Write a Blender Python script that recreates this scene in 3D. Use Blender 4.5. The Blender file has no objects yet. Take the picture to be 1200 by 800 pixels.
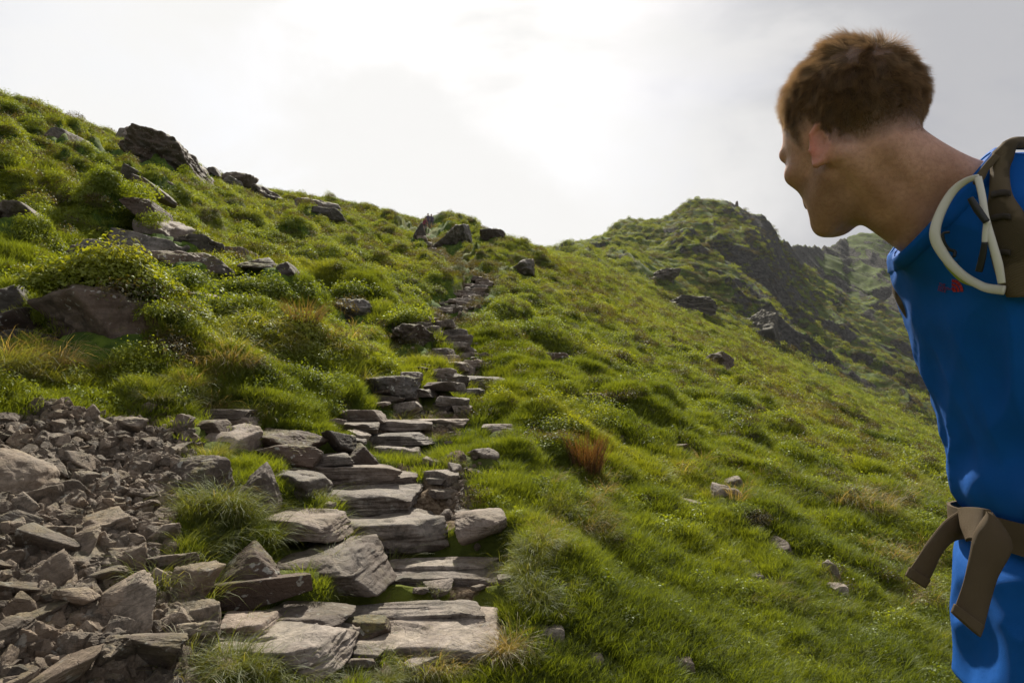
import bpy, math, random
import numpy as np
from mathutils import Vector, Matrix, Euler

random.seed(7)
rng = np.random.default_rng(11)
scene = bpy.context.scene
COL = scene.collection
R = math.radians

# ------------------------------------------------------------------ camera frame (eye at the origin, looking along +Y)
PITCH = R(5.0)
FPX = 800.0          # focal length in photo pixels (photo is 1200 wide)
CP, SP = math.cos(PITCH), math.sin(PITCH)

def ray(px, py):
    cx = (np.asarray(px, float) - 600.0) / FPX
    cy = (400.0 - np.asarray(py, float)) / FPX
    dy = CP - SP * cy
    dz = SP + CP * cy
    return cx / dy, dz / dy          # u = x/y, w = z/y

def P(px, py, y):
    u, w = ray(px, py)
    return np.array([float(u) * y, y, float(w) * y])

# ------------------------------------------------------------------ noise
_perm = np.random.default_rng(3).permutation(1024)
_g2 = np.random.default_rng(4).uniform(0, 2 * np.pi, 1024)
_g2 = np.stack([np.cos(_g2), np.sin(_g2)], -1)
_g3 = np.random.default_rng(5).normal(size=(1024, 3))
_g3 /= np.linalg.norm(_g3, axis=1, keepdims=True)

def n2(x, y, seed=0):
    x = np.asarray(x, float) + seed * 17.31; y = np.asarray(y, float) + seed * 9.77
    xi = np.floor(x).astype(np.int64); yi = np.floor(y).astype(np.int64)
    fx = x - xi; fy = y - yi
    sx = fx * fx * fx * (fx * (fx * 6 - 15) + 10); sy = fy * fy * fy * (fy * (fy * 6 - 15) + 10)
    def g(ix, iy, dx, dy):
        h = _perm[(_perm[ix & 1023] + iy) & 1023]
        v = _g2[h]
        return v[..., 0] * dx + v[..., 1] * dy
    a = g(xi, yi, fx, fy); b = g(xi + 1, yi, fx - 1, fy)
    c = g(xi, yi + 1, fx, fy - 1); d = g(xi + 1, yi + 1, fx - 1, fy - 1)
    return ((a + sx * (b - a)) * (1 - sy) + (c + sx * (d - c)) * sy) * 1.5

def n3(p, seed=0):
    p = np.asarray(p, float) + np.array([seed * 7.13, seed * 3.71, seed * 5.37])
    i = np.floor(p).astype(np.int64); f = p - i
    s = f * f * f * (f * (f * 6 - 15) + 10)
    out = 0
    for dx in (0, 1):
        for dy in (0, 1):
            for dz in (0, 1):
                h = _perm[(_perm[(_perm[(i[..., 0] + dx) & 1023] + i[..., 1] + dy) & 1023] + i[..., 2] + dz) & 1023]
                g = _g3[h]
                dot = g[..., 0] * (f[..., 0] - dx) + g[..., 1] * (f[..., 1] - dy) + g[..., 2] * (f[..., 2] - dz)
                wx = s[..., 0] if dx else 1 - s[..., 0]
                wy = s[..., 1] if dy else 1 - s[..., 1]
                wz = s[..., 2] if dz else 1 - s[..., 2]
                out = out + dot * wx * wy * wz
    return out * 1.6

def fbm2(x, y, oct=4, seed=0, gain=.5):
    a = 1.0; s = 0
    for o in range(oct):
        s = s + a * n2(x * 2 ** o, y * 2 ** o, seed + o * 3); a *= gain
    return s

def fbm3(p, oct=4, seed=0, gain=.5):
    a = 1.0; s = 0
    for o in range(oct):
        s = s + a * n3(p * 2 ** o, seed + o * 3); a *= gain
    return s

def sstep(a, b, x):
    t = np.clip((np.asarray(x, float) - a) / (b - a), 0, 1)
    return t * t * (3 - 2 * t)

# ------------------------------------------------------------------ object helpers
def mesh_obj(name, verts, faces, mat=None, parent=None, smooth=False, link=True):
    me = bpy.data.meshes.new(name)
    verts = np.asarray(verts, np.float32)
    if isinstance(faces, np.ndarray):
        n, k = faces.shape
        me.vertices.add(len(verts)); me.vertices.foreach_set('co', verts.ravel())
        me.loops.add(n * k); me.loops.foreach_set('vertex_index', faces.astype(np.int32).ravel())
        me.polygons.add(n); me.polygons.foreach_set('loop_start', np.arange(0, n * k, k, dtype=np.int32))
        me.update(calc_edges=True); me.validate()
    else:
        me.from_pydata([tuple(map(float, v)) for v in verts], [], [tuple(map(int, f)) for f in faces]); me.update()
    if smooth:
        me.polygons.foreach_set('use_smooth', np.ones(len(me.polygons), bool))
    if mat is not None: me.materials.append(mat)
    o = bpy.data.objects.new(name, me)
    if link: COL.objects.link(o)
    if parent is not None: o.parent = parent
    return o

def tag(o, label=None, cat=None, group=None, kind=None):
    if label: o['label'] = label
    if cat: o['category'] = cat
    if group: o['group'] = group
    if kind: o['kind'] = kind
    return o

def empty(name, loc):
    o = bpy.data.objects.new(name, None); COL.objects.link(o); o.location = [float(v) for v in loc]
    o.empty_display_size = .1
    return o

def set_attr(me, name, arr, typ='FLOAT', domain='POINT'):
    a = me.attributes.new(name, typ, domain)
    arr = np.asarray(arr, np.float32)
    if typ == 'FLOAT': a.data.foreach_set('value', arr.ravel())
    elif typ == 'INT': a.data.foreach_set('value', np.asarray(arr, np.int32).ravel())
    elif typ == 'FLOAT_VECTOR': a.data.foreach_set('vector', arr.ravel())
    elif typ == 'FLOAT_COLOR': a.data.foreach_set('color', arr.ravel())

# ------------------------------------------------------------------ material helper
class NT:
    def __init__(s, name):
        s.m = bpy.data.materials.new(name); s.m.use_nodes = True
        s.t = s.m.node_tree; s.t.nodes.clear()
        s.out = s.t.nodes.new('ShaderNodeOutputMaterial')
    def n(s, typ, ins=None, **props):
        nd = s.t.nodes.new(typ)
        for k, v in props.items(): setattr(nd, k, v)
        for k, v in (ins or {}).items():
            sock = nd.inputs[k]
            if isinstance(v, bpy.types.NodeSocket): s.t.links.new(v, sock)
            elif v is not None: sock.default_value = v
        return nd
    def noise(s, vec, scale, detail=4, rough=.55, dist=0.):
        return s.n('ShaderNodeTexNoise', {'Vector': vec, 'Scale': scale, 'Detail': detail, 'Roughness': rough, 'Distortion': dist}).outputs['Fac']
    def ramp(s, fac, a, b):
        return s.n('ShaderNodeMapRange', {'Value': fac, 'From Min': a, 'From Max': b}, interpolation_type='SMOOTHSTEP').outputs['Result']
    def mix(s, f, a, b):
        nd = s.n('ShaderNodeMix', data_type='RGBA')
        for sock, v in ((nd.inputs[0], f), (nd.inputs[6], a), (nd.inputs[7], b)):
            if isinstance(v, bpy.types.NodeSocket): s.t.links.new(v, sock)
            else: sock.default_value = (v if not isinstance(v, tuple) else (*v, 1)) if sock.type == 'RGBA' else v
        return nd.outputs[2]
    def math(s, op, a, b=None, c=None):
        nd = s.n('ShaderNodeMath', operation=op)
        for i, v in enumerate((a, b, c)):
            if v is None: continue
            if isinstance(v, bpy.types.NodeSocket): s.t.links.new(v, nd.inputs[i])
            else: nd.inputs[i].default_value = v
        return nd.outputs[0]
    def attr(s, name, typ='GEOMETRY'):
        return s.n('ShaderNodeAttribute', attribute_name=name, attribute_type=typ)
    def bump(s, h, strength=.5, dist=.01, normal=None):
        return s.n('ShaderNodeBump', {'Height': h, 'Strength': strength, 'Distance': dist, 'Normal': normal}).outputs['Normal']
    def bsdf(s, color, rough=.8, normal=None, **kw):
        ins = {'Base Color': color if isinstance(color, bpy.types.NodeSocket) else (*color, 1), 'Roughness': rough, 'Normal': normal}
        ins.update(kw)
        return s.n('ShaderNodeBsdfPrincipled', ins)
    def surf(s, sock):
        s.t.links.new(sock.outputs[0] if not isinstance(sock, bpy.types.NodeSocket) else sock, s.out.inputs['Surface']); return s.m

import bmesh
_ico = {}
def ico(sub):
    if sub not in _ico:
        bm = bmesh.new(); bmesh.ops.create_icosphere(bm, subdivisions=sub, radius=1)
        v = np.array([p.co[:] for p in bm.verts]); f = np.array([[q.index for q in t.verts] for t in bm.faces]); bm.free()
        v /= np.linalg.norm(v, axis=1, keepdims=True)
        _ico[sub] = (v, f)
    return _ico[sub]

# ------------------------------------------------------------------ terrain
EYE = 1.3
PA, PB = -0.285, 0.228            # hillside plane

def _uw(pts):
    a = np.array(pts, float); u, w = ray(a[:, 0], a[:, 1]); o = np.argsort(u); return u[o], w[o]

_su, _sw = _uw([(-60, 92), (0, 119), (60, 135), (120, 158), (180, 180), (235, 203), (300, 226), (345, 237), (385, 243), (430, 257), (470, 263),
                (500, 268), (530, 272), (560, 277), (590, 283), (620, 294), (645, 302), (678, 312), (755, 350), (855, 393), (908, 421),
                (985, 458), (1090, 512), (1200, 570), (1300, 622)])
_fu, _fw = _uw([(-60, 190), (0, 220), (120, 250), (300, 300), (500, 320), (600, 316), (640, 301), (655, 299), (680, 286), (700, 276), (720, 266), (738, 259), (760, 257), (785, 251),
                (800, 241), (812, 236), (830, 235), (850, 236), (866, 239), (882, 246), (893, 252), (903, 263), (915, 277), (926, 288), (945, 290), (965, 292),
                (985, 281), (1010, 276), (1040, 274), (1075, 276), (1120, 281), (1200, 290), (1300, 310)])
_du, _dd = _uw([(-60, 400), (1300, 400)])[0], None
def _crest(u):     # distance of the near crest / of the near slope's rim
    return np.interp(u, [-.9, -.75, -.45, -.12, .05, .2, .6], [38, 42, 58, 78, 95, 105, 110])
def _fard(u):
    return np.interp(u, [-.5, .05, .2, .38, .43, .5, .9], [230, 230, 260, 275, 330, 400, 420])

def base_w(u, y):
    """height/distance ratio of the bare land along the direction u at depth y (y > 0)"""
    S = np.interp(u, _su, _sw)
    lin = PA * u + PB
    ext = np.clip((np.abs(u) - .8) / 1.2, 0, 1)
    S = S * (1 - ext) + lin * ext
    D = _crest(u)
    near = lin + (S - lin) * sstep(3, 22, y)
    wn = near + EYE / D * sstep(3, 22, y) - EYE / np.maximum(y, .01)
    F = np.interp(u, _fu, _fw)
    Df = _fard(u)
    t = np.clip((y - D) / (Df - D), 0, 1)
    tt = t ** 1.15
    # between crest and far skyline
    wf = wn + (F - (near + EYE / D - EYE / y)) * np.where(F > S, tt ** 1.0, sstep(0, .6, t))
    w = np.where(y < D, wn, wf)
    w = np.where(y > Df, w - (y / Df - 1) * .35, w)
    return w

def Tbase(x, y):
    x = np.asarray(x, float); y = np.asarray(y, float)
    plane = PA * x + PB * y - EYE
    yy = np.maximum(y, .05)
    u = x / yy
    z = base_w(np.clip(u, -3, 3), yy) * yy
    k = sstep(1.0, 3.0, y) * (1 - sstep(1.1, 1.8, np.abs(u)))
    return plane * (1 - k) + z * k

def cast(T, px, py, y0=.9, y1=600, n=900):
    """first hit of the pixel's ray with height function T: returns x,y,z arrays"""
    px = np.atleast_1d(np.asarray(px, float)); py = np.atleast_1d(np.asarray(py, float))
    u, w = ray(px, py)
    ys = np.geomspace(y0, y1, n)
    X = u[:, None] * ys; Z = w[:, None] * ys
    H = T(X, np.broadcast_to(ys, X.shape))
    below = Z < H
    idx = np.where(below.any(1), below.argmax(1), n - 1)
    lo = ys[np.maximum(idx - 1, 0)]; hi = ys[idx]
    for _ in range(14):
        mid = (lo + hi) / 2
        b = w * mid < T(u * mid, mid)
        hi = np.where(b, mid, hi); lo = np.where(b, lo, mid)
    y = (lo + hi) / 2
    return u * y, y, w * y

# the path's centre line, in the ground plane
_pp = np.array([(440, 830), (450, 790), (478, 735), (500, 680), (495, 630), (470, 600), (440, 560), (445, 525), (465, 498), (500, 478), (528, 450), (535, 425),
                (535, 400), (515, 384), (500, 374), (518, 362), (545, 350), (562, 336), (560, 322), (530, 305), (500, 288), (497, 272)], float)
_px, _py, _pz = cast(Tbase, _pp[:, 0], _pp[:, 1])
PATHX = np.interp(np.linspace(0, 1, 200), np.linspace(0, 1, len(_px)), _px)
PATHY = np.interp(np.linspace(0, 1, 200), np.linspace(0, 1, len(_px)), _py)
def path_dist(x, y):
    x = np.asarray(x, float); y = np.asarray(y, float)
    # centre x as function of y
    o = np.argsort(PATHY)
    return np.abs(x - np.interp(y, PATHY[o], PATHX[o]))

# local land forms: (px, py, radius across, radius along, height in m, front steepness)
FEAT = []
def feat(px, py, rx, ry, h, cliff=0.):
    x, y, z = cast(Tbase, px, py); FEAT.append((float(x[0]), float(y[0]), rx, ry, h, cliff))
# grass humps that carry the rocks on the left
feat(125, 400, .62, .45, .34, .6)
feat(240, 385, .50, .40, .22, .4)
feat(235, 440, .9, .5, .05)
feat(330, 410, .6, .35, .12, .3)
feat(185, 300, .9, .6, .30, .4)
feat(190, 246, 1.1, .9, .5, .6)
feat(30, 246, 1.6, 1.0, .45, .7)
feat(275, 345, .9, .7, .25, .4)
feat(412, 352, .8, .7, .4, .5)
feat(478, 385, .6, .6, .28, .5)
feat(460, 445, .5, .4, .14, .4)
feat(350, 360, .5, .4, .15)
feat(530, 276, 3.2, 3.0, 1.9, .5)
feat(578, 272, 1.8, 2.0, .6, .5)
feat(605, 308, 2.2, 1.5, .8, .6)
feat(530, 330, 1.5, 1.5, .3)
# tussock bank on the right edge of the path
feat(630, 650, .26, .32, .13)
feat(615, 720, .22, .2, .09)
feat(585, 560, .3, .4, .10)
feat(670, 600, .22, .3, .10)
feat(560, 615, .2, .16, .07)
feat(655, 508, .35, .25, .18, .4)
feat(640, 530, .3, .2, .08)
feat(600, 440, .5, .3, .10)
feat(720, 700, .4, .3, .05)
feat(720, 480, .6, .5, .14, .5)
feat(1060, 620, .8, .5, .15)
feat(900, 610, .4, .3, .08)

def hummocks(x, y):
    r = np.hypot(x, y)
    u = x / np.maximum(y, .1)
    left = 1 - sstep(-.02, .16, u + .0008 * r)
    pd = path_dist(x, y)
    nearpath = sstep(.25, 1.1, pd)
    wx = x + .5 * n2(x * .4, y * .4, 21); wy = y + .5 * n2(x * .4, y * .4, 22)
    b1 = np.abs(n2(wx * .55, wy * .55, 1))
    b2 = np.abs(n2(wx * 1.25, wy * 1.25, 2))
    b3 = np.abs(n2(wx * 2.9, wy * 2.9, 3))
    b4 = np.abs(n2(wx * 6.5, wy * 6.5, 4))
    far1 = sstep(9, 26, r); mid = sstep(3.0, 8, r)
    hl = .62 * b1 * far1 + .62 * b2 * mid + .26 * b3 * sstep(2, 5, r) + .055 * b4
    hr = .34 * b1 * far1 + .26 * b2 * mid + .12 * b3 * sstep(2, 5, r) + .045 * b4
    big = n2(x * .12, y * .12, 9)
    h = (hl * left + hr * (1 - left))
    h = h * (.65 + .35 * nearpath) * (1 + .5 * big)
    hh = h + .35 * n2(x * .16, y * .16, 7) * sstep(8, 25, r) + .8 * n2(x * .05, y * .05, 8) * sstep(25, 60, r)
    # far: rocky coarse relief
    return hh - .10 - .12 * left * mid

def far_relief(x, y):
    r = np.hypot(x, y); u = x / np.maximum(y, .1)
    k = sstep(105, 150, r) * sstep(0.0, .10, u)
    wx = x + 9 * n2(x * .03, y * .03, 31); wy = y + 9 * n2(x * .03, y * .03, 32)
    # gullies run down to the lower right
    a = wx * .8 + wy * .6; b = -wx * .6 + wy * .8
    rid = 1 - np.abs(n2(a * .030, b * .014, 33)) * 2
    r2 = 1 - np.abs(n2(a * .07, b * .05, 34)) * 2
    r3 = 1 - np.abs(n2(wx * .16, wy * .14, 35)) * 2
    r4 = np.abs(n2(wx * .42, wy * .42, 36))
    z = 4.6 * rid + 2.4 * r2 * r2 * np.sign(r2) + .7 * r3 + .45 * r4 + .15 * n2(wx * .9, wy * .9, 37)
    fade = 1 - .45 * sstep(.8, 1.0, np.clip(r / np.maximum(_fard(u) * np.sqrt(1 + u * u), 1), 0, 1.4))
    return (z - 3.0) * k * fade

def T(x, y):
    x = np.asarray(x, float); y = np.asarray(y, float)
    z = Tbase(x, y)
    for fx, fy, rx, ry, h, cl in FEAT:
        dx = (x - fx) / rx; dy = (y - fy) / ry
        dyy = np.where(dy < 0, dy * (1 + 1.6 * cl), dy)
        m = (np.abs(dx) < 2.4) & (np.abs(dyy) < 2.4)
        if m.any():
            z = z + np.where(m, h * np.exp(-(np.abs(dx) ** 2.6 + np.abs(dyy) ** 2.6)), 0)
    r = np.hypot(x, y)
    z = z + (hummocks(x, y) - .45 * sstep(28, 42, r) * (1 - sstep(-.6, -.35, x / np.maximum(y, .1)))) * sstep(.7, 1.8, r) * (1 - .8 * sstep(120, 180, r)) + far_relief(x, y)
    pd = path_dist(x, y)
    # worn trough of the path
    z = z - .05 * np.exp(-(pd / .28) ** 2) * sstep(.8, 2, y) * (1 - sstep(15, 30, y))
    return z

def at(px, py):
    x, y, z = cast(T, px, py); return np.array([x[0], y[0], z[0]])

# ---- masks (bare dirt on the trail, scree field) in ground coordinates
def poly_mask(pts_px, x, y, soft=.12):
    px, py, pz = cast(Tbase, [p[0] for p in pts_px], [p[1] for p in pts_px])
    n = len(px); d = np.full(np.shape(x), 1e9); inside = np.zeros(np.shape(x), bool)
    for i in range(n):
        x1, y1, x2, y2 = px[i], py[i], px[(i + 1) % n], py[(i + 1) % n]
        ex, ey = x2 - x1, y2 - y1
        t = np.clip(((x - x1) * ex + (y - y1) * ey) / (ex * ex + ey * ey), 0, 1)
        d = np.minimum(d, np.hypot(x - x1 - t * ex, y - y1 - t * ey))
        c = ((y1 > y) != (y2 > y)) & (x < (x2 - x1) * (y - y1) / (y2 - y1 + 1e-12) + x1)
        inside ^= c
    sd = np.where(inside, d, -d)
    return sstep(-soft, soft, sd)
SCREE = [(-160, 474), (60, 468), (190, 478), (235, 512), (205, 560), (200, 600), (195, 650), (245, 700), (215, 760), (190, 840), (-400, 880), (-500, 600)]
DIRTS = [[(488, 545), (540, 528), (562, 575), (555, 610), (530, 600), (490, 590), (480, 565)],
         [(535, 628), (585, 640), (585, 665), (520, 668)], [(420, 720), (470, 716), (400, 745), (300, 752), (240, 748), (330, 735)],
         [(615, 470), (650, 478), (640, 492), (600, 488)]]
def scree_mask(x, y): return poly_mask(SCREE, x, y, .16)
def dirt_mask(x, y):
    m = 0
    for d in DIRTS: m = np.maximum(m, poly_mask(d, x, y, .05))
    pd = path_dist(x, y)
    r = np.hypot(x, y)
    line = (1 - sstep(.12, .45, pd)) * .8 * sstep(-.35, .25, n2(x * 3.2, y * 3.2, 61))
    return np.maximum(m, line)
def bilberry_mask(x, y):
    r = np.hypot(x, y); u = x / np.maximum(y, .1)
    left = 1 - sstep(-.15, .1, u)
    n = fbm2(x * .35, y * .35, 3, 51)
    right = sstep(5, 9, r) * sstep(0.05, .3, n2(x * .8 + y * .5, (-x * .5 + y * .8) * .25, 53)) * sstep(3.2, 6, r)
    m = sstep(-.25 , .25, n + .25 * left - .1)
    m = m * left * sstep(3.2, 5, r) + right * (1 - left)
    return np.clip(m, 0, 1)

# ---- mesh on a polar grid: even detail on screen, real metres in space
th = np.concatenate([np.radians(np.linspace(-50, 50, 1050)), np.radians(np.linspace(50, 310, 90)[1:-1])])
rr = np.concatenate([[0.02], np.geomspace(.3, 115, 640), np.geomspace(115.7, 520, 300)])
TH, RR = np.meshgrid(th, rr, indexing='xy')
GX = RR * np.sin(TH); GY = RR * np.cos(TH)
GZ = T(GX, GY)
nr, nt = GX.shape
ii = np.arange(nr - 1)[:, None] * nt; jj = np.arange(nt)[None, :]; j2 = (jj + 1) % nt
F_ = np.stack([ii + jj, ii + nt + jj, ii + nt + j2, ii + j2], -1).reshape(-1, 4)[:, ::-1]
terr_v = np.stack([GX, GY, GZ], -1).reshape(-1, 3)
gx, gy, gz = terr_v.T
_sc = scree_mask(gx, gy); _di = np.clip(dirt_mask(gx, gy), 0, 1); _bi = bilberry_mask(gx, gy)
# normals for rock mask
dzr = np.gradient(GZ, axis=0) / np.gradient(RR, axis=0)
dzt = np.gradient(GZ, axis=1) / (np.gradient(TH, axis=1) * np.maximum(RR, .1))
slope = np.hypot(dzr, dzt).reshape(-1)
_r = np.hypot(gx, gy); _u = gx / np.maximum(gy, .1)
_front = gy > 0
farrock = sstep(1.05, 1.5, slope + .55 * fbm2(gx * .035, gy * .035, 3, 71) + .35 * sstep(.17, .34, _u) - .15) * sstep(100, 140, _r) * _front
far2 = sstep(.42, .5, _u) * sstep(280, 320, _r) * .5
farrock = np.clip(farrock + far2 * sstep(-.3, .3, fbm2(gx * .05, gy * .05, 3, 72)), 0, 1)
_heath = sstep(110, 160, _r) * sstep(.16, .30, _u + .10 * fbm2(gx * .02, gy * .02, 2, 73)) * _front
def make_ground():
    m = NT('hillside turf and soil')
    pos = m.n('ShaderNodeNewGeometry').outputs['Position']
    sc = m.attr('scree').outputs['Fac']; di = m.attr('dirt').outputs['Fac']; bi = m.attr('bilberry').outputs['Fac']
    rk = m.attr('rock').outputs['Fac']; he = m.attr('heath').outputs['Fac']
    n1 = m.noise(pos, 1.3, 8, .62); n2_ = m.noise(pos, 9, 8, .65); n3_ = m.noise(pos, .22, 6, .6); n4 = m.noise(pos, 60, 5, .6)
    g1 = m.mix(m.ramp(n2_, .35, .7), (.035, .045, .010), (.085, .105, .018))
    g2 = m.mix(m.ramp(n1, .4, .66), g1, (.12, .14, .020))
    g3 = m.mix(m.math('MULTIPLY', m.ramp(n2_, .56, .72), m.ramp(n1, .42, .6)), g2, (.11, .085, .035))
    g4 = m.mix(m.math('MULTIPLY', m.ramp(n3_, .45, .62), .45), g3, (.12, .12, .03))
    gb = m.mix(m.ramp(n2_, .4, .65), (.035, .065, .010), (.10, .15, .018))
    g = m.mix(bi, g4, gb)
    heath = m.mix(m.ramp(m.noise(pos, .35, 8, .7), .42, .6), (.045, .062, .017), (.085, .120, .022))
    g = m.mix(m.math('MULTIPLY', he, .8), g, heath)
    soil = m.mix(m.ramp(n4, .35, .65), (.07, .045, .026), (.20, .15, .10))
    f_d = m.ramp(m.math('ADD', di, m.math('MULTIPLY', m.math('SUBTRACT', n2_, .5), 1.2)), .42, .62)
    g = m.mix(f_d, g, soil)
    f_s = m.ramp(m.math('ADD', sc, m.math('MULTIPLY', m.math('SUBTRACT', n2_, .5), .8)), .4, .6)
    g = m.mix(f_s, g, m.mix(m.ramp(n4, .35, .65), (.035, .026, .018), (.10, .08, .06)))
    rn = m.noise(pos, .9, 10, .72, .4); rn2 = m.noise(pos, .18, 8, .7)
    rock = m.mix(m.ramp(rn, .38, .64), (.036, .034, .030), (.115, .108, .095))
    f_r = m.ramp(m.math('ADD', rk, m.math('MULTIPLY', m.math('SUBTRACT', rn2, .5), 1.6)), .42, .60)
    g = m.mix(f_r, g, rock)
    hb = m.math('ADD', m.math('MULTIPLY', n2_, .5), m.math('MULTIPLY', n4, .25))
    b1 = m.bump(hb, .7, .05)
    b2 = m.bump(m.math('MULTIPLY', rn, f_r), .9, 2.0, b1)
    return m.surf(m.bsdf(g, .95, b2, **{'Specular IOR Level': .15}))
M_GROUND = make_ground()
ground = mesh_obj('ground', terr_v, F_, M_GROUND, smooth=True)
for nm, a in (('scree', _sc), ('dirt', _di), ('bilberry', _bi), ('rock', farrock), ('heath', _heath)):
    set_attr(ground.data, nm, a)
tag(ground, kind='structure')
# ------------------------------------------------------------------ rocks
def rock_verts(seed, sub=5, kind='block', rough=.035):
    """angular stone in a unit box: faces are bedding planes and fractures, edges chipped by noise"""
    g = np.random.default_rng(seed)
    d, f = ico(sub)
    # push directions to a rounder cube so that flat stones keep crisp rims
    N = []; C = []
    if kind == 'slab':
        N += [(g.normal(0, .05), g.normal(0, .06), 1), (g.normal(0, .06), g.normal(0, .06), -1)]; C += [.8, .8]
        for i in range(4):
            a = i * 1.5708 + g.normal(0, .11); N.append((math.cos(a), math.sin(a), g.normal(0, .16))); C.append(g.uniform(.80, .9))
        for i in range(3):
            a = g.integers(0, 4) * 1.5708 + g.uniform(.4, 1.2); N.append((math.cos(a), math.sin(a), g.normal(0, .2))); C.append(g.uniform(1.0, 1.15))
        for i in range(5):
            a = g.uniform(0, 6.28); N.append((math.cos(a), math.sin(a), g.uniform(.6, 1.6) * g.choice([-1, 1]))); C.append(g.uniform(.98, 1.12))
    elif kind == 'block':
        for i in range(g.integers(9, 13)):
            v = g.normal(size=3); v /= np.linalg.norm(v); N.append(tuple(v)); C.append(g.uniform(.62, .98))
        N += [(g.normal(0, .15), g.normal(0, .15), 1)]; C += [.7]
    elif kind == 'round':
        for i in range(20):
            v = g.normal(size=3); N.append(tuple(v)); C.append(g.uniform(.88, 1.0))
    elif kind == 'wedge':
        N += [(g.normal(0, .2) - .5, -.35, .9), (0, 0, -1), (.75, .2, .5)]; C += [.6, .7, .68]
        for i in range(9):
            v = g.normal(size=3); v[2] *= .6; N.append(tuple(v)); C.append(g.uniform(.7, 1.0))
    N = np.array(N, float); N /= np.linalg.norm(N, axis=1, keepdims=True); C = np.array(C)
    dots = d @ N.T
    rad = np.where(dots > .05, C / np.maximum(dots, .05), 9).min(1)
    # soft minimum keeps the rims slightly worn
    kk = 34 if kind == 'slab' else 26 if kind != 'round' else 8
    if kind == 'slab': rough = rough * .7
    q = np.where(dots > .05, C / np.maximum(dots, .05), 9)
    rad = -np.log(np.exp(-kk * q).sum(1)) / kk
    v = d * rad[:, None]
    off = g.uniform(0, 50, 3)
    # bedding steps on the sides
    lay = n2(v[:, 2] * 7 + off[0], np.arctan2(v[:, 1], v[:, 0]) * .7 + off[1])
    side = np.clip(1 - np.abs(d[:, 2]) * 1.2, 0, 1)
    if kind in ('slab', 'wedge', 'block'):
        v[:, :2] *= (1 + side * lay * (.035 if kind == 'slab' else .04))[:, None]
    nn = fbm3(v * 2.2 + off, 4, 1) * rough * 1.3 + (.5 - np.abs(n3(v * 3.4 + off, 9))) * rough * 1.2 + fbm3(v * 11 + off, 2, 5) * rough * .25
    v = v + d * nn[:, None]
    # spalled flakes off the top
    if kind == 'slab':
        st = n2(v[:, 0] * 1.6 + off[2], v[:, 1] * 1.6 + off[0])
        v[:, 2] -= np.where(v[:, 2] > .3, .10 * sstep(.14, .20, st) + .08 * sstep(.36, .42, st), 0)
    lo, hi = v.min(0), v.max(0)
    v = (v - (lo + hi) / 2) / (hi - lo)      # unit box centred on 0
    return v, f

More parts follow.
